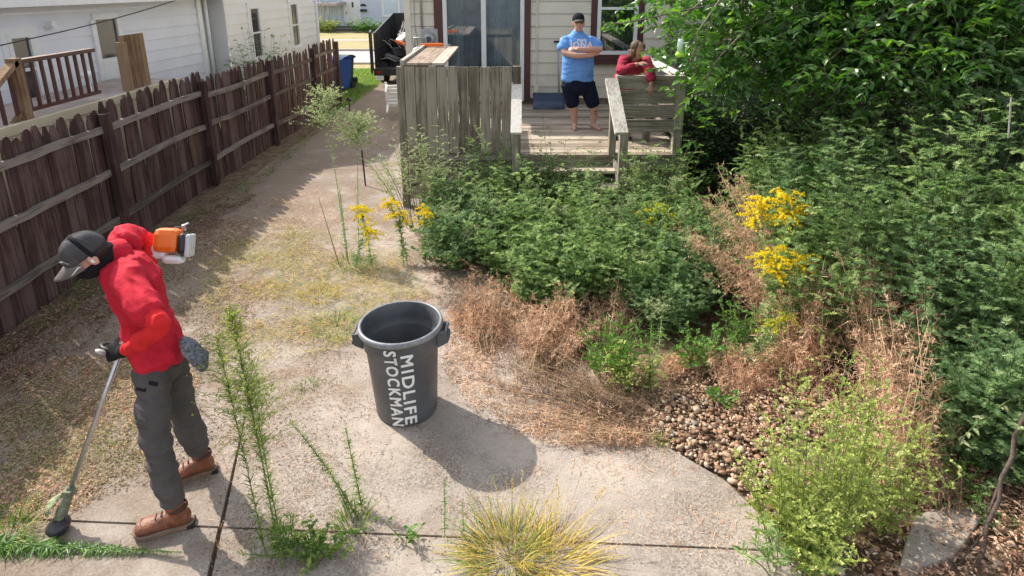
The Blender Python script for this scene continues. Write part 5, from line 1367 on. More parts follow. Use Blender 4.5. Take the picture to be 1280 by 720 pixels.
def bush(name,label,cat,base,rx,ry,h,S=70,K=9,m=7,bl=.16,leaf=(.035,.016),tm=TF,mat='feather',stem='stem',t0=.18,lean=.35,dirup=.5,var=.25,group=None,wind=(0,0),droop=-.25,tip=1.0,flower_or_highlight=None):
    base=np.array(base,float)
    root=thing(name,label,cat,tuple(base),group)
    a=U(0,6.283,S); r=np.sqrt(U(0,1,S)); off=np.stack([np.cos(a)*r*rx*.55,np.sin(a)*r*ry*.55,np.zeros(S)],-1)
    o=base+off; hh=h*(1-.35*r**2)*(1+U(-var,var,S))
    v=np.stack([np.cos(a)*r*rx*lean+wind[0]*hh,np.sin(a)*r*ry*lean+wind[1]*hh,hh*1.05],-1)+RNG.normal(size=(S,3))*[.05,.05,0]
    q=np.stack([np.cos(a)*r*rx*.35,np.sin(a)*r*ry*.35,-hh*.08*np.ones(S)],-1)
    st=MB(); stemtubes(st,o,v,q,.0045,.0015,5)
    t=(t0+(1-t0)*(np.arange(K)[None,:]+U(0,1,(S,K)))/K); 
    bo=o[:,None]+v[:,None]*t[...,None]+q[:,None]*(t**2)[...,None]
    az=(np.arange(K)*2.4)[None,:]+U(0,6.28,S)[:,None]+U(-.5,.5,(S,K))
    up=dirup+U(-.25,.35,(S,K)); bd=nrmz(hdir(az)+UP*up[...,None])
    bL=bl*(1-.55*t)*U(.6,1.3,(S,K))*tip
    bo=bo.reshape(-1,3); bd=bd.reshape(-1,3); bL=bL.ravel(); tt=t.ravel()
    stemtubes(st,bo,bd*bL[:,None],UP*(droop*bL)[:,None],.0016,.0008,2)
    u=(np.arange(m)[None,:]+U(.2,1,(len(bo),m)))/m
    p=bo[:,None]+bd[:,None]*(bL[:,None]*u)[...,None]+UP*(droop*bL[:,None]*u**2)[...,None]
    sd=nrmz(np.cross(bd,UP)); sg=np.where((np.arange(m)%2)==0,1,-1)[None,:,None]
    ld=bd[:,None]*.75+sd[:,None]*sg*.8+UP*.15+RNG.normal(size=p.shape)*.3
    ln=UP+RNG.normal(size=p.shape)*.45
    N=p.shape[0]*m; sz=U(.6,1.25,N)*(1-.35*np.repeat(tt,m))
    # tone varies from sprig to sprig as well as leaf to leaf
    rn=np.clip(np.repeat(U(0,.75,len(bo)),m)+U(0,.3,N),0,1)
    fo=MB(); leaves(fo,tm,p.reshape(-1,3),ld.reshape(-1,3),ln.reshape(-1,3),leaf[0]*sz,leaf[1]*2*sz if tm is TB or tm is TO else leaf[0]*sz,0,rn)
    parts=[('stem',st,LM[stem]),('foliage',fo,LM[mat])]
    if flower_or_highlight:  # pale flecks at the stem tips, highlights given as colour
        fl=MB(); fm,fs=flower_or_highlight; k=14
        tipp=(o+v+q)[:,None]+RNG.normal(size=(S,k,3))*[.03,.03,.04]
        leaves(fl,TF,tipp.reshape(-1,3),RNG.normal(size=(S*k,3))+UP*.4,UP+RNG.normal(size=(S*k,3)),fs,fs)
        parts.append(('flower_or_highlight',fl,LM[fm]))
    finish(root,parts); return root
def stalk(name,label,cat,base,top,n_leaf=120,leaf=(.075,.007),mat='green',stem='stem',t0=.05,up=.6,r=.005,bend=(0,0,0),panicle=0,pmat='pale',group=None,tm=TB,taper=.6,root=None,pl=.12,psz=.012,side_heads=None,pt0=.78):
    base=np.array(base,float); top=np.array(top,float)
    if root is None: root=thing(name,label,cat,tuple(base),group)
    o=base[None]; q=np.array(bend,float)[None]; v=(top-base)[None]-q
    st=MB(); stemtubes(st,o,v,q,r,r*.35,12)
    t=np.sort(U(t0,1,n_leaf)); p=o+v*t[:,None]+q*(t**2)[:,None]
    az=np.arange(n_leaf)*2.4+U(-.4,.4,n_leaf); d=hdir(az)+UP*(up+U(-.3,.3,n_leaf))[:,None]
    sz=(1-taper*t)*U(.7,1.2,n_leaf)
    fo=MB(); 
    if tm is TB:
        d=nrmz(d); dr=np.zeros((n_leaf,3)); dr[:,2]=-U(.2,.7,n_leaf); strips(fo,p,d,leaf[0]*sz,leaf[1]*np.sqrt(sz),dr,3)
    else: leaves(fo,tm,p,d,UP+RNG.normal(size=p.shape)*.3,leaf[0]*sz,leaf[1]*sz)
    fl=MB()
    if panicle:
        n=panicle; t=U(pt0,1.0,n); po=o+v*t[:,None]+q*(t**2)[:,None]; az=U(0,6.28,n); pd=nrmz(hdir(az)+UP*U(.5,1.4,n)[:,None]); L=pl*(1.25-t)*U(1.2,2.6,n)
        stemtubes(st,po,pd*L[:,None],UP*(-.25*L)[:,None],.0012,.0007,2)
        k=12; u=U(.15,1,(n,k)); pp=po[:,None]+pd[:,None]*(L[:,None]*u)[...,None]+UP*(-.25*L[:,None]*u**2)[...,None]+RNG.normal(size=(n,k,3))*.004
        leaves(fl,TF,pp.reshape(-1,3),RNG.normal(size=(n*k,3))+UP*.8,RNG.normal(size=(n*k,3))+UP,psz,psz)
    finish(root,[('stem',st,LM[stem]),('foliage',fo,LM[mat]),('flower_or_highlight',fl,LM[pmat])]); return root
def goldenrod(label,heads,base,mat='yellow',leafn=90,group=None,scale=1.0,name='goldenrod',hl=1.0):
    """leafy stems each ending in an arching one-sided plume"""
    base=np.array(base,float); root=thing(name,label,'wildflower',tuple(base),group)
    for k,hd in enumerate(heads):
        hd=np.array(hd,float); b=base+np.array([U(-.12,.12),U(-.1,.1),0]); bend=np.array([(hd-b)[0]*.5,(hd-b)[1]*.5,-.05])
        q=bend[None]; v=(hd-b)[None]-q; st=MB(); fo=MB(); fl=MB(); stemtubes(st,b[None],v,q,.004,.002,10)
        t=np.sort(U(.1,.97,leafn)); p=b[None]+v*t[:,None]+q*(t**2)[:,None]; az=np.arange(leafn)*2.4
        dr=np.zeros((leafn,3)); dr[:,2]=-.5; strips(fo,p,nrmz(hdir(az)+UP*.5),.075*(1-.4*t)*scale,.012*scale,dr,3)
        n=20; az=U(0,6.28,n); pd=nrmz(hdir(az)+UP*U(.1,.8,n)[:,None]); L=U(.05,.15,n)*scale*hl; po=hd[None]+RNG.normal(size=(n,3))*[.012,.012,.03]*scale-UP*U(0,.07,n)[:,None]
        stemtubes(st,po,pd*L[:,None],UP*(-.5*L)[:,None],.0012,.0008,3)
        kk=34; u=U(.1,1,(n,kk)); pp=po[:,None]+pd[:,None]*(L[:,None]*u)[...,None]+UP*(-.5*L[:,None]*u**2)[...,None]+RNG.normal(size=(n,kk,3))*.0045+UP*.004
        leaves(fl,TF,pp.reshape(-1,3),RNG.normal(size=(n*kk,3))+UP*.9,RNG.normal(size=(n*kk,3))+UP,.011*scale,.011*scale)
        finish(root,[('stem',st,LM['stem']),('foliage',fo,LM['feather']),('flower_plume',fl,LM[mat])])
    return root
def dead(label,base,tops,n=26,spread=.12,twig=.10,mat='dead',stem='stem_brown',curl=.02,K=16,m=6,name='dead_weed',bendz=-.12,group=None,cat='dead weed',rt=.0032,t0=.3,wid=.24):
    n=int(n*1.25); K=max(8,int(K*.85)); m=max(4,int(m*.85)); curl*=1.15
    """dry stalks that arch from the base towards given tops, with brittle twigs and curled leaves"""
    base=np.array(base,float); root=thing(name,label,cat,tuple(base),group); tops=np.array(tops,float).reshape(-1,3)
    tp_=tops[RNG.integers(0,len(tops),n)]+RNG.normal(size=(n,3))*[spread,spread,spread*.7]
    tp_[:,2]=np.maximum(tp_[:,2],.02)
    o=base[None]+RNG.normal(size=(n,3))*[.07,.07,0]; q=(tp_-o)*[.45,.45,0]+UP*bendz*U(.5,1.5,n)[:,None]; v=(tp_-o)-q
    st=MB(); fo=MB(); stemtubes(st,o,v,q,rt,rt*.4,8)
    t=t0+(1-t0)*U(0,1,(n,K)); bo=o[:,None]+v[:,None]*t[...,None]+q[:,None]*(t**2)[...,None]; bd=RNG.normal(size=(n,K,3))+nrmz(v+q)[:,None]*.8; bd=nrmz(bd); bL=twig*U(.3,1.2,(n,K))*(1.15-.6*t)
    bo=bo.reshape(-1,3); bd=bd.reshape(-1,3); bL=bL.ravel(); stemtubes(st,bo,bd*bL[:,None],-UP*(.35*bL)[:,None],.0013,.0007,3)
    u=U(.1,1,(len(bo),m)); p=bo[:,None]+bd[:,None]*(bL[:,None]*u)[...,None]-UP*(.35*bL[:,None]*u**2)[...,None]+RNG.normal(size=(len(bo),m,3))*.005
    N=p.shape[0]*m; d=RNG.normal(size=(N,3)); dr=RNG.normal(size=(N,3))*.7
    rn=np.clip(np.repeat(U(0,.7,len(bo)),m)+U(0,.35,N),0,1)
    strips(fo,p.reshape(-1,3),d,curl*U(.6,1.6,N),curl*wid*U(.6,1.2,N),dr,3,rnd=rn,point=True)
    finish(root,[('stem',st,LM[stem]),('dry_leaf',fo,LM[mat])]); return root
def tuft(name,label,base,n,L,W,spread=.9,rad=.08,mat='grass',droop=.5,group=None,cat='grass tuft',dirb=(0,0),seeds=0):
    base=np.array(base,float); root=thing(name,label,cat,tuple(base),group)
    a=U(0,6.28,n); o=base+hdir(a)*(rad*np.sqrt(U(0,1,n)))[:,None]; s=U(.05,1,n)*spread
    d=nrmz(hdir(a+U(-.6,.6,n))*s[:,None]+UP+np.array([dirb[0],dirb[1],0])); LL=L*U(.4,1.1,n)
    dr=hdir(a)*(droop*.35)+UP*(-droop)*U(.5,1.3,n)[:,None]
    mb=MB(); strips(mb,o,d,LL,W,dr,6); parts=[('blades',mb,LM[mat])]
    if seeds:
        st=mb; a=U(0,6.28,seeds); o=base+hdir(a)*.02; v=nrmz(hdir(a)*U(.2,1.3,seeds)[:,None]+UP)*(L*U(1.1,1.7,seeds))[:,None]; q=-UP*(L*.15*U(0,1,seeds))[:,None]
        stemtubes(st,o,v,q,.0016,.0008,6,1); sp_=(o+v+q); k=14; u=U(0,.10,(seeds,k)); dd=nrmz(v+2*q)
        pp=sp_[:,None]-dd[:,None]*u[...,None]; leaves(mb,TB,pp.reshape(-1,3),(dd[:,None]+RNG.normal(size=(seeds,k,3))*.3).reshape(-1,3),RNG.normal(size=(seeds*k,3)),.016,.006,0)
        parts=[('blades',mb,[LM[mat],LM['stem_brown']])]
    finish(root,parts); return root
g3=lambda x,y: np.array(G(x,y))
p3=lambda x,y,Y: np.array(P(x,y,Y))
# ---------------------------------------------------------------- green mass in front of the deck
cen=[ # X,Y,rx,ry,h,label
(-.62,6.55,.42,.40,.62,'feathery green weed clump at the left foot of the plank screen'),
(-.25,7.05,.42,.36,.80,'feathery green weed clump against the middle of the plank screen'),
(.35,7.00,.42,.30,.72,'feathery green weed clump growing through the lower deck steps'),
(.90,6.85,.40,.32,.62,'feathery green weed clump hiding the right half of the steps'),
(.10,6.35,.48,.42,.72,'feathery green weed clump just in front of the deck steps'),
(.75,6.25,.46,.40,.66,'feathery green weed clump left of the handrail post foot'),
(-.50,5.95,.42,.40,.60,'feathery green weed clump beside the yellow goldenrods by the driveway'),
(.05,5.65,.50,.42,.66,'feathery green weed clump in the middle of the overgrown bed'),
(.70,5.60,.50,.42,.66,'wide feathery green weed clump right of the middle of the bed'),
(1.35,5.85,.46,.42,.64,'feathery green weed clump below the yellow green goldenrod spray'),
(.40,5.10,.46,.36,.58,'low dark green weed clump above the tall dead weeds'),
(1.05,5.10,.50,.38,.62,'dark green weed clump above the fresh lance leaved plants'),
(1.70,5.20,.48,.40,.66,'dark green weed clump left of the arching dead stalks'),
(2.05,5.85,.45,.42,.66,'green weed clump behind the upper yellow goldenrod'),
(1.75,6.45,.42,.36,.62,'green weed clump beside the deck right corner'),
(1.35,4.72,.36,.28,.45,'low green weed clump behind the bushy seedlings'),
]
for i,(x,y,rx,ry,h,lb) in enumerate(cen):
    h*=1.12
    bush('weed_clump',lb,'weed',(x,y,-.03),rx,ry,h,S=56,K=11,m=9,bl=.20,leaf=(.044,.02),tm=TFN if i%2 else TF5,var=.40,mat='feather' if i%3 else 'feather2',flower_or_highlight=('pale',.011) if i in (1,4,6,8,9) else None,group='feathery green weeds in front of the deck')  # pale tip flecks put bright highlights into the colour of some clumps
# tall leafy weeds by the deck
where=['left of the panel post','just right of the panel post','over the second step','over the third step','in front of the right handrail','left end of the plank screen','middle of the green bed','left middle of the green bed','right middle of the green bed','beside the dead arching stalks','behind the trash can rim','beneath the deck right corner','near the driveway goldenrods','above the dark weed clumps']
spots=[(655,212,7.0),(690,196,7.0),(715,215,6.9),(742,222,6.8),(800,205,6.7),(545,215,6.7),(700,262,6.0),(620,255,6.1),(760,265,5.9),(905,300,5.2),(590,285,5.8),(845,225,6.4),(560,262,6.2),(800,318,5.2)]
for (px_,py_,Y_),w_ in zip(spots,where):
    tp_=p3(px_,py_,Y_); b_=np.array([tp_[0]+U(-.15,.15),Y_+U(-.05,.2),0])
    rt_=stalk('upright_weed','upright pale tipped weed rising '+w_,'weed',b_,tp_,230,(.12,.017),'feather',bend=(U(-.08,.08),0,-.05),panicle=80,pmat='pale',pl=.18,psz=.015,pt0=.6,taper=.5)
    rt_['group']='upright weeds rising from the green bed'
stalk('tall_weed','tall pale tipped weed standing in front of the plank screen','weed',p3(640,300,6.75)*[1,1,0],p3(596,160,6.9),130,(.085,.016),'green',bend=(-.12,0,-.12),panicle=26,pmat='pale',pl=.12)
bush('leafy_weed','leafy weed sprawling over the deck edge at the top of the steps','weed',(.55,7.25,.1),.55,.18,1.02,S=26,K=8,m=5,bl=.22,leaf=(.055,.011),tm=TB,mat='green',lean=.9)
bush('leafy_weed','tall leafy weed rising right of the stair handrail post','weed',(1.62,6.85,0),.45,.30,1.12,S=30,K=9,m=6,bl=.24,leaf=(.07,.011),tm=TB,mat='feather',lean=.7,wind=(.12,0))
bush('leafy_weed','slim leafy weed with drooping tip at the deck right corner','weed',(2.05,7.1,0),.28,.22,1.22,S=12,K=10,m=6,bl=.18,leaf=(.06,.010),tm=TB,mat='green',lean=.9)
# ---------------------------------------------------------------- left group by the driveway
b0=g3(434,326)
stalk('tall_weed','tallest pale green plume of the driveway weeds, left of the white chair','weed',b0,p3(403,118,6.05),180,(.10,.009),'feather',bend=(-.05,0,0),panicle=130,pmat='pale',pl=.42,psz=.018)
stalk('tall_weed','bushy pale budded weed right of the tallest driveway plume','weed',b0+[.12,.05,0],p3(448,150,6.1),160,(.09,.010),'feather',bend=(.05,0,0),panicle=140,pmat='pale',pl=.45,psz=.020)
stalk('tall_weed','dark green leafy stalk standing in the middle of the driveway','weed',g3(436,330),p3(424,236,5.95),150,(.075,.010),'feather2',t0=.2)
stalk('dry_stalk','bare brown stalk leaning left beside the leafy driveway stalk','dead weed',g3(424,332),p3(398,246,5.95),26,(.03,.004),'dead',stem='stem_brown',r=.008)
for k,(x,y,Y) in enumerate(((508,196,6.9),(532,204,6.95),(522,186,7.1),(545,196,7.2))):
    pass
bush('budding_weed','whitish budded weed below the left corner of the plank screen','weed',(-1.05,6.95,0),.50,.25,1.22,S=46,K=11,m=7,bl=.20,leaf=(.03,.010),tm=TF,mat='pale',lean=.6,t0=.45)
goldenrod('yellow goldenrod with two drooping plumes nearest the driveway centre',[p3(450,262,6.0),p3(460,284,5.8)],g3(452,345)+[0,.1,0],scale=1.45)
goldenrod('yellow goldenrod with a plume nearly touching the driveway weed stalks',[p3(487,252,6.2),p3(499,270,6.1)],g3(500,335),scale=1.45)
goldenrod('single yellow goldenrod plume at the left edge of the green bed',[p3(530,264,6.05)],g3(538,330),scale=1.5)
goldenrod('yellow green goldenrod spray in the bed beneath the deck right corner',[p3(805,262,6.0),p3(822,258,6.0),p3(834,268,5.9),p3(812,276,5.85)],g3(818,330),mat='yellowgreen',scale=1.1)
goldenrod('bright yellow goldenrod cluster above the arching dead stalks',[p3(955,252,4.7),p3(980,244,4.75),p3(1000,256,4.8),p3(975,270,4.6),p3(942,268,4.65),p3(990,262,4.7)],np.array([2.15,4.55,0]),scale=1.4,hl=1.05)
goldenrod('lower yellow goldenrod cluster tangled in dead stalks',[p3(957,322,4.2),p3(982,310,4.25),p3(1002,330,4.1),p3(970,332,4.1)],np.array([2.0,4.05,0]),scale=1.3,hl=1.0)
goldenrod('small fading goldenrod above the lime green bush',[p3(968,405,4.0),p3(985,398,4.0)],np.array([1.75,3.9,0]),mat='yellowgreen',scale=.9)
# ---------------------------------------------------------------- dead weeds
dead('sparse tan dead weed standing behind the trash can at the bed edge',g3(610,440),[p3(590,362,5.0),p3(618,350,5.0),p3(570,385,4.9),p3(640,375,4.9)],40,.10,.14,K=22,m=7)
dead('tall tan dead weed with a curled crown in front of the dark clump',g3(690,455),[p3(707,362,4.75),p3(725,380,4.7),p3(700,385,4.8)],26,.06,.10,K=18,m=8)
dead('dense reddish tan dead weed left of the fresh lance leaved plants',g3(680,470),[p3(650,385,4.6),p3(680,380,4.6),p3(700,395,4.6),p3(730,405,4.5)],50,.11,.11,K=20,m=7)
dead('tan dead weed low behind the trash can right handle',g3(590,425),[p3(575,395,4.9),p3(600,390,4.9),p3(630,410,4.8)],34,.12,.09,K=16,m=7)
dead('long pale dead stalks arching left over the green bed',np.array([2.25,4.1,.02]),[p3(880,250,5.3),p3(905,222,5.5),p3(862,285,5.2),p3(920,235,5.4),p3(875,300,5.0),p3(900,270,5.3),p3(940,245,5.3)],40,.08,.17,K=34,m=8,bendz=-.22,rt=.0036,t0=.30)
dead('pinkish dead weed mass right of the lower goldenrod',np.array([2.12,3.75,0]),[p3(1000,360,4.2),p3(1015,330,4.2),p3(1030,395,4.0),p3(990,390,4.2),p3(1010,420,3.95)],46,.13,.13,K=26,m=8,curl=.022)
dead('tan dead weed upright against the dark green shrubs',np.array([2.45,3.45,0]),[p3(1075,330,3.9),p3(1100,345,3.9),p3(1120,380,3.8),p3(1060,350,3.9),p3(1140,340,3.9),p3(1090,420,3.6),p3(1140,430,3.6)],50,.16,.16,K=26,m=6,curl=.020)
dead('tall brown dead stalks drooping beside the lime green bush',np.array([2.25,2.85,0]),[p3(1130,400,3.3),p3(1150,450,3.2),p3(1110,430,3.3),p3(1160,500,3.1),p3(1125,510,3.1),p3(1060,480,3.2)],40,.13,.13,K=24,m=6,curl=.020)
dead('low heap of pale dead weed above the brown gravel',g3(930,505)+[0,.1,0],[p3(900,450,4.0),p3(930,440,4.0),p3(960,460,3.9),p3(940,480,3.8),p3(975,440,4.0)],60,.09,.09,K=20,m=8,curl=.02)
dead('small dead weed sprig at the gravel left edge',g3(850,480)+[0,.1,0],[p3(870,455,4.2),p3(850,450,4.2),p3(835,470,4.1)],26,.09,.08,K=16,m=7,curl=.02)
dead('dark withered stalks dangling over the stone slab',g3(1165,640),[p3(1150,560,2.9),p3(1160,590,2.8),p3(1180,600,2.8),p3(1140,580,2.9)],26,.06,.12,'deadbrown',K=18,m=6,curl=.02)
dead('flattened dark dead vine lying across the slab behind the trash can',g3(800,520),[g3(620,470)+[0,0,.10],g3(660,480)+[0,0,.14],g3(700,500)+[0,0,.12],g3(740,530)+[0,0,.06],g3(640,455)+[0,0,.12],g3(600,480)+[0,0,.06]],34,.11,.15,'deadbrown',K=22,m=7,bendz=-.05,curl=.022,t0=.12)
dead('pale flattened dead vine trailing on the concrete edge',g3(810,545),[g3(690,545)+[0,0,.03],g3(720,520)+[0,0,.05],g3(650,530)+[0,0,.03],g3(620,510)+[0,0,.04]],40,.10,.14,'dead',K=16,m=5,bendz=-.02,curl=.018,t0=.1)
dead('rust tinted dead stalks standing among the feathery shrubs on the right',np.array([2.75,4.1,.05]),[p3(1080,330,4.3),p3(1110,350,4.2),p3(1150,370,4.1),p3(1060,370,4.2)],34,.14,.14,K=22,m=6,curl=.02)
dead('loose dry stalks leaning among the green weeds near the bed edge',g3(640,400),[p3(600,335,5.4),p3(640,345,5.3),p3(670,350,5.3),p3(570,350,5.4)],28,.13,.14,K=18,m=6,curl=.018)
dead('thin dry stalks poking out above the middle of the green bed',g3(760,430),[p3(740,370,5.0),p3(770,360,5.0),p3(800,365,4.9),p3(840,385,4.8)],28,.12,.13,K=18,m=6,curl=.018)
# ---------------------------------------------------------------- fresh upright plants
bush('lance_leaf_weed','bright green lance leaved plant left of the upright horseweed','weed',g3(762,470),.24,.18,.50,S=22,K=6,m=4,bl=.12,leaf=(.09,.009),tm=TB,mat='green',dirup=.8)
stalk('horseweed','upright narrow leaved green weed above the gravel bed','weed',g3(812,490),p3(815,378,4.25),170,(.085,.010),'green',panicle=20,pmat='pale')
stalk('horseweed','second narrow leaved weed close behind the upright one','weed',g3(826,482)+[0,.15,0],p3(830,372,4.5),130,(.08,.010),'feather',panicle=20,pmat='pale')
bush('seedling_clump','fresh green bushy seedlings left of the pale dead heap','weed',g3(885,460),.34,.2,.32,S=26,K=5,m=5,bl=.12,leaf=(.045,.014),tm=TO,mat='green')
bush('seedling_clump','fresh green pointed weeds right of the bushy seedlings','weed',g3(915,455)+[.1,.1,0],.22,.16,.46,S=12,K=8,m=5,bl=.12,leaf=(.05,.011),tm=TB,mat='green')
bush('small_weed','small olive weed between the dead weeds and the horseweed','weed',g3(790,485),.22,.16,.34,S=20,K=6,m=5,bl=.12,leaf=(.035,.010),tm=TB,mat='lime')
tuft('small_weed','small bright green tuft at the gravel left tip',g3(826,552),60,.10,.006,1.2,.04,'grass',.5,cat='weed')
bush('small_weed','tiny broad leaved seedling on the pebbles above the lime bush','weed',g3(906,508),.08,.08,.12,S=6,K=3,m=3,bl=.05,leaf=(.07,.018),tm=TO,mat='green')
# ---------------------------------------------------------------- lime bush in the right foreground
lb=np.array([1.62,2.55,0])
for (dx,dy,h_,lab) in ((0,0,1.05,'large lime green bush in the right foreground with bright stem'),(-.16,-.05,.55,'low lime green bush at the slab right corner'),(.30,.12,.74,'lime green bush right of the large one beside brown stalks')):
    bush('ragweed',lab,'bush',lb+[dx,dy,0],.31 if dx==0 else .22,.26,h_,S=24,K=17,m=11,bl=.17,leaf=(.020,.013),tm=TF,mat='lime',t0=.10,dirup=.9,lean=.55,var=.38)
bush('lance_leaf_weed','deep green lance leaved sprout at the foot of the lime bush','weed',g3(985,712),.22,.18,.30,S=14,K=5,m=4,bl=.10,leaf=(.08,.011),tm=TB,mat='feather',dirup=.8)
bush('small_weed','small leafy weed behind the stone slab','weed',g3(1190,620),.16,.14,.22,S=14,K=5,m=5,bl=.09,leaf=(.035,.012),tm=TO,mat='green')
bush('small_weed','small olive weed right of the stone slab','weed',g3(1225,660),.14,.12,.16,S=14,K=5,m=5,bl=.08,leaf=(.02,.008),tm=TF,mat='feather')
# ---------------------------------------------------------------- dark feathery shrubs on the right
rt=[(2.55,4.25,.50,.45,1.15,'dark feathery shrub right behind the pinkish dead weed'),
(3.05,3.75,.50,.45,1.25,'dark feathery shrub left of the leaning bare branch'),
(3.65,3.35,.50,.45,1.35,'dark feathery shrub beside the leaning bare branch'),
(2.95,3.05,.38,.36,.75,'low feathery shrub above the leaf littered corner'),
(3.45,4.40,.60,.50,1.60,'tall dark feathery shrub in the middle of the right thicket'),
(2.80,5.05,.50,.46,1.35,'feathery shrub beside the broad leaved pale weed'),
(4.30,4.00,.55,.50,1.75,'dark feathery shrub in deep tree shade'),
(4.20,5.10,.60,.55,1.90,'tall feathery shrub under the lowest tree branches'),
(3.40,5.60,.55,.50,1.65,'feathery shrub at the back of the right thicket'),
(4.95,4.60,.55,.50,1.95,'shaded feathery shrub hugging the tree trunk side'),
(3.05,6.30,.50,.46,1.25,'feathery shrub in the shade right of the deck'),]
for i,(x,y,rx,ry,h,lb_) in enumerate(rt):
    h*=1.18
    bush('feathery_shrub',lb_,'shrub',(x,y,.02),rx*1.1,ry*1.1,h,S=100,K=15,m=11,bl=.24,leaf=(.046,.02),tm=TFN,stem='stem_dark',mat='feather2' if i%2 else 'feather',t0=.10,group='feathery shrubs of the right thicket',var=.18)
bush('broad_leaf_weed','pale broad leaved weed poking above the feathery thicket','weed',(2.95,5.35,.2),.35,.25,1.62,S=12,K=6,m=4,bl=.20,leaf=(.12,.022),tm=TO,mat='green',t0=.6,lean=.9)
bush('broad_leaf_weed','grey green broad leaved weed before the dark hollow','weed',(2.60,5.75,.1),.30,.25,1.35,S=10,K=6,m=4,bl=.18,leaf=(.10,.018),tm=TO,mat='feather',t0=.55,lean=.9)
# dark understorey
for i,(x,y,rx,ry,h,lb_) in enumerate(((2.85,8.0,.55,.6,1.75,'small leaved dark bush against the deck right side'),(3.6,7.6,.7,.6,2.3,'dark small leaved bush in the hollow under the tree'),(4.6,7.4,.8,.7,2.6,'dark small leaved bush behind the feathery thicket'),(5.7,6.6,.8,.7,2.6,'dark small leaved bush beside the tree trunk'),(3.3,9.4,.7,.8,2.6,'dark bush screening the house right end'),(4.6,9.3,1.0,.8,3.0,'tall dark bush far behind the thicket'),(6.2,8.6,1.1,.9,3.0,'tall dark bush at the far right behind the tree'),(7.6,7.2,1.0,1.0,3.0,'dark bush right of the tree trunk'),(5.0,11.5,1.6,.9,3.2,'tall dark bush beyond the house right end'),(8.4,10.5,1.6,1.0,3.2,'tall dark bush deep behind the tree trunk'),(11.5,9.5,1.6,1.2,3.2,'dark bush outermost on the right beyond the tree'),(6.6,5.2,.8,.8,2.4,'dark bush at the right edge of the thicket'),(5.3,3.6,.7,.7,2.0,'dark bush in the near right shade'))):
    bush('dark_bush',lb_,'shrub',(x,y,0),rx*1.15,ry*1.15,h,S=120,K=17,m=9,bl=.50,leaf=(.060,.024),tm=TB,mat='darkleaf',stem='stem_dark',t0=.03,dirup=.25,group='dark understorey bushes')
# ---------------------------------------------------------------- the tree
tree=thing('shade_tree','large broad leaved tree overhanging the deck and thicket','tree',(5.6,7.0,0))
mb=MB(); mb.tube([(5.6,7.0,-.1),(5.55,6.98,1.0),(5.4,6.9,2.2),(5.3,6.8,3.4),(5.3,6.8,5)],[.22,.17,.14,.11,.07],14)
adopt(mb.obj('trunk',LM['bark'],smooth=True),tree)
limbs=[]
rr=random.Random(3)
def limb(a,b,sag,r0,r1,k=9):
    a=Vector(a);b=Vector(b); pts=[]
    for i in range(k+1):
        t=i/k; p=a.lerp(b,t); p.z+= .35*math.sin(math.pi*t)-sag*t*t; p+=Vector((rr.uniform(-.04,.04),rr.uniform(-.04,.04),rr.uniform(-.03,.03))); pts.append(p)
    m_=MB(); m_.tube(pts,[r0+(r1-r0)*i/k for i in range(k+1)],8); adopt(m_.obj('limb',LM['bark'],smooth=True),tree); limbs.append(pts); return pts
ends=[(1.8,6.2,2.95,0.2),(1.8,6.6,2.95,0.3),(1.7,6.8,2.9,0.2),(2.3,6.3,2.33,0.2),(2.6,6.4,2.28,0.25),(3,5.8,2.33,0.2),(3.4,5.6,2.28,0.25),(3.9,5.6,2.23,0.25),(4.4,6.3,2.03,0.2),(4.6,5.3,2.13,0.2),(2.2,7.4,2.58,0.2),(3.2,7.2,2.48,0.2),(5.3,5.7,2.13,0.2),(5.9,6.5,2.13,0.2),(3.2,6.3,3.5,0.1),(4.6,5.6,3.6,0.1),(6.6,6,3.1,0.1),(4.2,6.6,3.2,0.1),(5.2,7.6,3.3,0.1),(2.2,6.6,2.15,0.1),(2.9,6,2.1,0.1),(3.6,6.2,2.2,0.1),(2.5,6.7,2.1,0.1),(4.2,5.6,2.3,0.1),(4.9,6.3,2.15,0.1),(3.3,6.2,2.15,0.1),(2,6.1,2.35,0.1)]
for (x,y,z,s_) in ends: limb((5.38,6.95,2.3+rr.uniform(-.2,.8)),(x,y,z),s_,.035,.008)
def leafspray(mb,twm,tips,L=.10,W=.052,nper=9,tl=.35,hang=.45,sc=1.0,up=.15):
    rnd_hold=1
    """short drooping twigs with alternate leaves"""
    tips=np.array([tuple(t) for t in tips]); n=len(tips)
    d=nrmz(RNG.normal(size=(n,3))*[1,1,.35]+UP*up); LL=tl*U(.5,1.2,n)
    stemtubes(mb,tips,d*LL[:,None],-UP*(hang*LL)[:,None],.0035,.0012,4,1)
    u=(np.arange(nper)[None]+U(.3,1,(n,nper)))/nper
    p=tips[:,None]+d[:,None]*(LL[:,None]*u)[...,None]-UP*(hang*LL[:,None]*u**2)[...,None]
    sd=nrmz(np.cross(d,UP)); sg=np.where(np.arange(nper)%2==0,1,-1)[None,:,None]
    ld=d[:,None]*.5+sd[:,None]*sg*.9-UP*.45+RNG.normal(size=p.shape)*.25
    ln=UP+RNG.normal(size=p.shape)*.5
    N=n*nper; leaves(mb,TO,p.reshape(-1,3),ld.reshape(-1,3),ln.reshape(-1,3),L*U(.6,1.2,N),W*U(.7,1.1,N)*1.15,0,np.clip(np.repeat(U(0,.7,n),nper)+U(0,.35,N),0,1))
cr=MB(); tw=cr; tips=[]
for pts in limbs:
    for i in range(3,len(pts)):
        for _ in range(22):
            j=min(len(pts)-1,i); p=pts[j]; tips.append(p+Vector((rr.gauss(0,.26),rr.gauss(0,.26),rr.gauss(-.04,.20))))
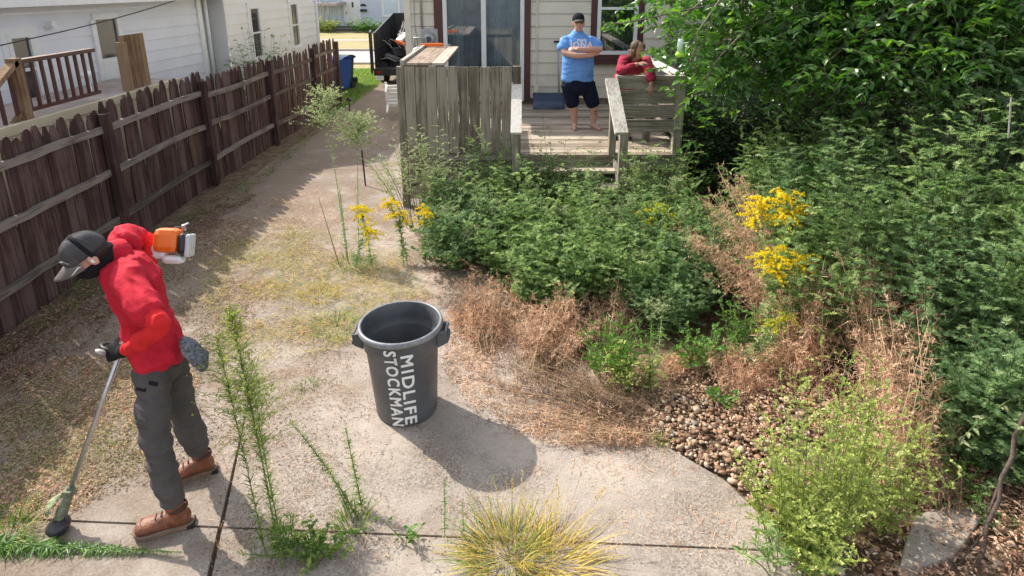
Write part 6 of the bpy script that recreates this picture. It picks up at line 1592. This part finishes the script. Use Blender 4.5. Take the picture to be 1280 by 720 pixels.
# upper crown fill (shades the thicket)
for _ in range(600):
    a_=rr.uniform(0,6.28); r_=math.sqrt(rr.random())*2.3; tips.append(Vector((5.6+r_*math.cos(a_)*1.1,7.0+r_*math.sin(a_)*.8,3.3+rr.random()*1.6*(1-r_/3.6))))
leafspray(cr,tw,tips)
adopt(cr.obj('crown',[LM['broad'],LM['bark']]),tree)
# the branch reaching left in front of the window
cr=MB(); tw=cr
br=[[P(900,5,5.2),P(850,14,5.05),P(815,22,4.95),P(785,28,4.9),P(765,30,4.85),P(752,34,4.8)],[P(880,0,5.3),P(856,18,5.2),P(836,26,5.1),P(822,34,5.0)],[P(890,30,5.2),P(870,55,5.1),P(862,80,5.0),P(856,100,4.95)],[P(930,40,5.2),P(900,70,5.0),P(880,100,4.9),P(868,120,4.9)],[P(900,0,5.0),P(872,40,4.9),P(868,70,4.85),P(870,95,4.8)]]
for pts in br:
    m_=MB(); m_.tube(pts,[.010]+[.006]*(len(pts)-2)+[.002],6); adopt(m_.obj('limb',LM['bark'],smooth=True),tree)
    tt=[]
    for a_,b_ in zip(pts[:-1],pts[1:]):
        for k in range(3 if pts is br[0] or pts is br[1] else 7): tt.append(a_.lerp(b_,rr.random())+Vector((rr.gauss(0,.02),rr.gauss(0,.04),rr.gauss(0,.02))))
    leafspray(cr,tw,tt,.095,.045,3,.09,.3)
adopt(cr.obj('crown',[LM['broad'],LM['bark']]),tree)
# hanging feeder
q=P(850,62,4.95); t=thing('bird_feeder','small clear feeder with lime green base hanging in the tree by the deck','bird feeder',q)
mb=MB(); mb.lathe([(0,-.02),(.022,-.02),(.022,.075),(.015,.085),(0,.088)],18); mb.obj('bottle',plain('milky_plastic',(.62,.75,.66),.25,.05),t,smooth=True)
mb=MB(); mb.lathe([(0,-.062),(.03,-.058),(.036,-.035),(.024,-.018),(0,-.018)],18); mb.obj('feeder_base',plain('lime_plastic',(.40,.72,.05),.35,.05),t,smooth=True)
mb=MB(); mb.tube([(0,0,.085),(.01,0,.2),(0,0,.42)],.0015,5); mb.obj('hanger',M['black_metal'],t)
t=thing('garden_stake','thin weathered white stake among shaded leaves at the right edge','garden stake',P(1262,150,3.9)); 
mb=MB(); a_=P(1264,122,4.0)-Vector(t.location); mb.tube([a_,(a_*.5),(0,0,0),-a_*.8],.006,6); mb.obj('rod',plain('flaking_white_paint',(.12,.12,.10),.7,.5,30),t)
# greenery above the far fence
bush('vine_shrub','leafy green shrub spilling over the fence top before the neighbour windows','shrub',(-5.05,12.3,.2),.5,.7,1.75,S=40,K=8,m=6,bl=.25,leaf=(.06,.02),tm=TO,mat='green')
for k,(px,lab) in enumerate(((405,'rounded green bush left of the porch across the street'),(452,'low rounded bush under the mailbox across the street'))):
    c=P(px if k==0 else 457,40,38.0)
    bush('porch_bush',lab,'bush',(c.x,38.0,.02),1.1 if k==0 else 1.2,.6,.8,S=60,K=6,m=6,bl=.35,leaf=(.10,.05),tm=TO,mat='lime' if k==0 else 'green',t0=.05)
# ---------------------------------------------------------------- foreground weeds on the slab joints
A0=np.array(G(352,712)); 
stalk('horseweed','tall feathery green weed leaning left in the slab joint before the trash can','weed',A0,p3(286,385,2.95),300,(.10,.0065),'grass',bend=(-.05,0,0),panicle=170,pmat='lime',pl=.13,psz=.011,r=.0065,taper=.3,up=1.0,pt0=.50)
stalk('horseweed','second thin green weed rising beside the tall leaning one','weed',A0+[-.06,.16,0],p3(312,455,3.0),200,(.085,.007),'grass',bend=(.03,0,0),r=.004,taper=.3,up=1.0,panicle=90,pmat='lime',pl=.22,psz=.010,pt0=.5)
stalk('horseweed','third pale feathery weed stem between the two tall joint weeds','weed',A0+[-.10,.06,0],p3(270,420,3.0),260,(.09,.007),'grass',bend=(-.02,0,0),r=.004,taper=.3,up=1.0,panicle=110,pmat='lime',pl=.22,psz=.010,pt0=.5)
B0=np.array(G(447,648))
stalk('horseweed','thin weed leaning left from the tuft in front of the trash can','weed',B0,p3(362,525,2.95),190,(.065,.008),'grass',bend=(-.08,0,.0),r=.0045)
stalk('horseweed','thin upright weed growing from the tuft in front of the trash can','weed',B0+[.02,.04,0],p3(432,535,2.9),170,(.065,.008),'grass',r=.004,bend=(0,0,0))
stalk('horseweed','shorter upright weed in the tuft in front of the trash can','weed',B0+[-.03,.0,0],p3(408,580,2.8),70,(.05,.006),'grass',r=.003)
tuft('grass_tuft','green grass tuft on the joint in front of the trash can',g3(440,655),150,.17,.005,.9,.09,'grass',.45)
bush('small_weed','low grey green weed mat at the left side of the joint tuft','weed',g3(400,692),.14,.08,.12,S=20,K=5,m=5,bl=.08,leaf=(.026,.009),tm=TF,mat='grass')
bush('small_weed','leafy weed at the foot of the tall leaning weed','weed',g3(362,694),.08,.07,.18,S=9,K=6,m=5,bl=.08,leaf=(.05,.005),tm=TB,mat='grass')
tuft('grass_tuft','large yellowing grass tuft sprawling over the slab joint',g3(640,700),270,.27,.0062,2.2,.20,'straw',.45,dirb=(-.2,0),seeds=26)
tuft('grass_tuft','yellow grass blades splayed flat right of the large tuft',g3(690,705),210,.32,.006,2.4,.18,'straw',.42,dirb=(.7,0),seeds=10)
tuft('grass_tuft','greener grass blades at the left side of the yellow tuft',g3(625,695),240,.26,.0045,1.8,.18,'grass',.6)
stalk('horseweed','small fresh green weed standing left of the yellow grass tuft','weed',g3(556,672),p3(556,600,2.62),70,(.045,.007),'green',r=.003)
stalk('horseweed','tiny green sprout between the fresh weed and the yellow tuft','weed',g3(580,668),p3(578,628,2.6),40,(.035,.006),'green',r=.0025)
bush('small_weed','tiny nettle like sprout on the joint left of the yellow tuft','weed',g3(508,678),.07,.07,.13,S=5,K=3,m=3,bl=.05,leaf=(.035,.012),tm=TO,mat='green')
# cut green stalk lying bottom left
cb=G(-30,683); ct=G(228,694)
stalk('cut_stalk','cut green weed stalk lying on the slab at the bottom left corner','weed',np.array(cb)+[0,0,.03],np.array(ct)+[0,0,.02],620,(.13,.011),'green',t0=.0,up=.15,r=.006,taper=.93)
tuft('grass_tuft','green grass tuft at the left edge beside the cut stalk',g3(8,672),170,.17,.006,1.2,.12,'grass',.6)
tuft('grass_tuft','small sunlit grass patch left of the trimmer head',g3(22,640),90,.10,.005,1.3,.10,'grass',.5)
tuft('grass_tuft','dry green grass patch on the driveway behind the trash can',g3(400,370),200,.16,.005,1.5,.18,'straw',.5)
tuft('grass_tuft','yellow green grass fringe left of the trash can rim',g3(420,410),240,.15,.005,1.5,.22,'grass',.5)
tuft('grass_tuft','short green weeds around the driveway stalk foot',g3(440,330),200,.15,.006,1.4,.20,'grass',.5)
tuft('grass_tuft','small weed patch on concrete left of the trash can',g3(385,482),70,.08,.004,1.5,.08,'grass',.6)
tuft('grass_tuft','olive grass patch on the driveway left of the weed stalks',g3(330,365),200,.13,.004,1.6,.2,'straw',.5)
# ---------------------------------------------------------------- leaning bare branch, pale vine, stone
t=thing('bare_branch','bare dark branch leaning diagonally at the right edge','branch',G(1215,715))
mb=MB(); pts=[P(1292,500,2.75),P(1268,545,2.68),P(1266,572,2.65),P(1251,598,2.57),P(1249,625,2.52),P(1234,655,2.46),P(1229,690,2.38),P(1212,724,2.30)]; mb.tube(pts,[.013,.011,.013,.009,.012,.008,.010,.006],8)
mb.tube([P(1251,600,2.57),P(1236,640,2.5),P(1228,668,2.45),P(1198,706,2.33)],[.007,.005,.006,.003],6); mb.tube([P(1268,548,2.68),P(1285,520,2.72)],[.006,.003],6)
adopt(mb.obj('twig',plain('mottled_branch_bark',(.075,.05,.04),.9,.6,30,.5),smooth=True),t)
t=thing('bare_branch','thin dark twig slanting above the pale leaved vine','branch',P(1232,520,3.3))
mb=MB(); mb.tube([P(1300,415,3.4),P(1270,460,3.35),P(1250,485,3.3),P(1228,515,3.3)],[.012,.011,.009,.006],8); adopt(mb.obj('twig',M['dark_red_wood'],smooth=True),t)
vn=thing('pale_vine','pale leaved vine shoot reaching in from the right edge','vine',P(1200,545,2.9))
pts=[P(1295,492,2.8),P(1262,500,2.85),P(1232,520,2.9),P(1210,540,2.9),P(1196,556,2.9)]; mb=MB(); mb.tube(pts,[.005,.004,.004,.003,.002],6); adopt(mb.obj('stem',LM['stem'],smooth=True),vn)
tt=[]
for a_,b_ in zip(pts[:-1],pts[1:]):
    for k in range(5): tt.append(tuple(a_.lerp(b_,rr.random())))
mb=MB(); tt=np.array(tt); leaves(mb,TO,tt,RNG.normal(size=tt.shape)+[0,-.3,.2],UP+RNG.normal(size=tt.shape)*.4,.055,.03); adopt(mb.obj('foliage',LM['pale']),vn)
sp_=[G(1128,690),G(1140,660),G(1168,647),G(1202,648),G(1224,662),G(1205,690),G(1188,712),G(1150,725),G(1120,722)]
mb=MB(); n_=len(sp_); c_=sum(sp_,Vector())/n_
vs=[tuple(p+Vector((0,0,.015))) for p in sp_]+[tuple(c_.lerp(p,.97)+Vector((0,0,.085+.012*math.sin(i*2.1)))) for i,p in enumerate(sp_)]
mb.add(vs,[tuple(range(n_,2*n_))]+[(i,(i+1)%n_,n_+(i+1)%n_,n_+i) for i in range(n_)])
tag(mb.obj('stone_slab',M['concrete'],bevel=.008),'broken flat stone slab lying on leaf litter at the lower right','stone slab')
# ---------------------------------------------------------------- loose cover: gravel, clippings, litter
def in_px(n,poly):
    P_=np.array(poly,float); a=P_.min(0); b=P_.max(0); out=[]
    while len(out)<n:
        q=a+RNG.random((n*2,2))*(b-a); ins=np.zeros(len(q),bool); j=len(P_)-1
        for i in range(len(P_)):
            c=((P_[i,1]>q[:,1])!=(P_[j,1]>q[:,1]))&(q[:,0]<(P_[j,0]-P_[i,0])*(q[:,1]-P_[i,1])/(P_[j,1]-P_[i,1]+1e-9)+P_[i,0]); ins^=c; j=i
        out+=list(q[ins])
    return np.array(out[:n])
def ground_pts(n,poly,z=.004):
    """spread over the real ground area that the outline covers"""
    W=[G(x,y) for x,y in poly]; W=np.array([(w_.x,w_.y) for w_ in W]); q=in_px(n,W)
    return np.column_stack([q,np.full(n,z)])
def soilz(x,y): return -.035+.10/(1+np.exp(-(x-2.0)/.35))*np.exp(-((y-4.5)/4)**2)
ico_v=[];t_=(1+5**.5)/2
ico_v=np.array([(-1,t_,0),(1,t_,0),(-1,-t_,0),(1,-t_,0),(0,-1,t_),(0,1,t_),(0,-1,-t_),(0,1,-t_),(t_,0,-1),(t_,0,1),(-t_,0,-1),(-t_,0,1)])/math.sqrt(1+t_*t_)
ico_f=np.array([(0,11,5),(0,5,1),(0,1,7),(0,7,10),(0,10,11),(1,5,9),(5,11,4),(11,10,2),(10,7,6),(7,1,8),(3,9,4),(3,4,2),(3,2,6),(3,6,8),(3,8,9),(4,9,5),(2,4,11),(6,2,10),(8,6,7),(9,8,1)])
def pebbles(mb,p,r):
    N=len(p); s=U(.6,1.25,(N,1,3))*r[:,None,None]*np.array([1.15,1,.62]); jit=1+.16*RNG.normal(size=(N,12,1))
    v=ico_v[None]*s*jit*U(.7,1.3,(N,1,3)); a=U(0,6.28,N); c,s_=np.cos(a),np.sin(a)
    x=v[...,0]*c[:,None]-v[...,1]*s_[:,None]; y=v[...,0]*s_[:,None]+v[...,1]*c[:,None]; v=np.stack([x,y,v[...,2]],-1)+p[:,None]
    f=(ico_f[None]+(np.arange(N)*12)[:,None,None]).reshape(-1,3); mb.add(v.reshape(-1,3),f,0,np.repeat(U(0,1,N),20))
pm=leafmat('river_pebble',[(0,(.10,.055,.035)),(.25,(.21,.12,.07)),(.5,(.31,.19,.115)),(.75,(.40,.275,.18)),(.93,(.48,.39,.30)),(1,(.20,.17,.15))],.7,0,.3)
mb=MB()
for n,poly in ((2300,[(800,520),(850,480),(930,490),(990,570),(1030,680),(1040,720),(1000,720),(960,650),(900,590),(835,560)]),(800,[(1080,560),(1200,540),(1300,560),(1320,740),(1040,740)]),(500,[(930,490),(1060,480),(1080,560),(990,570)])):
    p=ground_pts(n,poly); p[:,2]=soilz(p[:,0],p[:,1])+U(.015,.045,n); pebbles(mb,p,.007+.018*U(0,1,n)**1.8)
tag(mb.obj('gravel',pm,smooth=True),'brown river pebbles spilling beside the concrete slab','gravel',kind='stuff')
def litter(name,label,specs,cat='leaf litter'):
    groups={}
    mb=MB(); mats=[]
    for (n,poly,L,W,mat,kind,zz) in specs:
        if mat not in mats: mats.append(mat)
        p=ground_pts(n,poly); 
        # clumpy: drop points where noise is low
        nz=np.array([noise.noise(Vector((q[0]*2.3,q[1]*2.3,len(mats)*3.1)))+.5*noise.noise(Vector((q[0]*7,q[1]*7,1))) for q in p]); keep=nz>U(-.45,.35,n); p=p[keep]; n=len(p)
        off=(p[:,0]>1.3); p[:,2]=np.where(off,soilz(p[:,0],p[:,1])+.03,0)+U(.002,zz,n)
        d=RNG.normal(size=(n,3))*[1,1,.22]
        if kind=='strip': strips(mb,p,d,L*U(.4,1.5,n),W*U(.6,1.2,n),RNG.normal(size=(n,3))*[.5,.5,.12],3,mats.index(mat))
        else: leaves(mb,TB,p,d,UP+RNG.normal(size=(n,3))*.5,L*U(.4,1.4,n),W*U(.6,1.3,n),mats.index(mat))
    return tag(mb.obj(name,[LM[m_] for m_ in mats]),label,cat,kind='stuff')
left=[(0,400),(130,330),(240,270),(330,240),(300,330),(330,420),(300,520),(200,600),(0,660),(-60,660),(-60,430)]
litter('grass_clippings','fresh straw coloured clippings scattered over the concrete around the worker',[
 (22000,[(-60,520),(60,470),(200,440),(250,480),(230,560),(100,640),(-60,680)],.022,.006,'clip','leaf',.02),
 (5000,[(-60,480),(60,450),(230,430),(250,480),(200,560),(100,640),(-60,690)],.03,.005,'grass','leaf',.02),
 (9000,[(-60,480),(60,450),(230,430),(250,480),(200,560),(100,640),(-60,690)],.03,.007,'dead','leaf',.02),
 (30000,left,.020,.008,'deadbrown','leaf',.018),
 (16000,[(150,400),(240,280),(360,250),(420,330),(380,430),(260,470)],.022,.006,'clip','leaf',.016),
 (20000,[(240,280),(400,235),(520,260),(560,360),(420,440),(300,440)],.03,.004,'dead','strip',.03),
 (14000,[(240,330),(330,280),(480,300),(540,370),(420,440),(280,460)],.05,.004,'straw','strip',.05),
 (8000,[(240,330),(330,280),(480,300),(540,370),(420,440),(280,460)],.04,.004,'grass','strip',.05),
 (16000,[(0,440),(110,350),(260,260),(300,235),(320,245),(200,340),(90,450),(0,520)],.025,.010,'deadbrown','leaf',.03),
 (7000,[(300,440),(460,440),(560,560),(640,690),(250,720),(260,560)],.018,.004,'deadbrown','leaf',.010),
 (2500,[(300,440),(460,440),(560,560),(640,690),(250,720),(260,560)],.035,.003,'dead','strip',.012)],'clippings')
litter('bed_litter','dry straw and leaf litter on the ground of the overgrown bed',[
 (9000,[(560,400),(700,400),(840,470),(830,560),(700,560),(600,520),(550,460)],.035,.005,'dead','strip',.04),
 (5000,[(560,400),(700,400),(840,470),(830,560),(720,570),(600,530),(550,460)],.03,.007,'deadbrown','strip',.04),
 (2500,[(480,330),(560,330),(640,420),(600,480),(560,440),(520,400)],.04,.004,'dead','strip',.05),
 (9000,[(830,470),(1000,440),(1160,540),(1300,560),(1300,740),(1080,740),(1000,600)],.03,.012,'dead','leaf',.05),
 (6000,[(830,470),(1000,440),(1160,540),(1300,560),(1300,740),(1080,740),(1000,600)],.035,.012,'deadbrown','leaf',.05),
 (2600,[(640,540),(830,545),(1000,700),(700,690)],.03,.003,'dead','strip',.010),
 (7000,[(520,300),(1000,300),(1000,470),(560,400)],.05,.012,'deadbrown','leaf',.06)],'leaf litter')
litter('lawn_grass','short grass along the base of the fence and driveway edge',[
 (5000,[(0,428),(100,350),(260,250),(330,215),(400,150),(415,140),(405,160),(330,228),(210,300),(80,400),(0,445)],.05,.005,'grass','strip',.03),
 (3500,[(0,428),(100,350),(260,250),(330,215),(400,150),(415,140),(405,160),(330,228),(210,300),(80,400),(0,445)],.04,.008,'deadbrown','leaf',.03)],'grass')
mb=MB(); n=26000; p=np.column_stack([U(-7,-3.9,n),U(14.6,21.4,n),np.full(n,-.01)]); strips(mb,p,RNG.normal(size=(n,3))*[.35,.35,0]+UP,.07,.012,np.zeros((n,3))+[0,0,-.2],2)
tag(mb.obj('lawn_grass',LM['grass']),'mown green lawn beside the far driveway and bins','grass',kind='stuff')
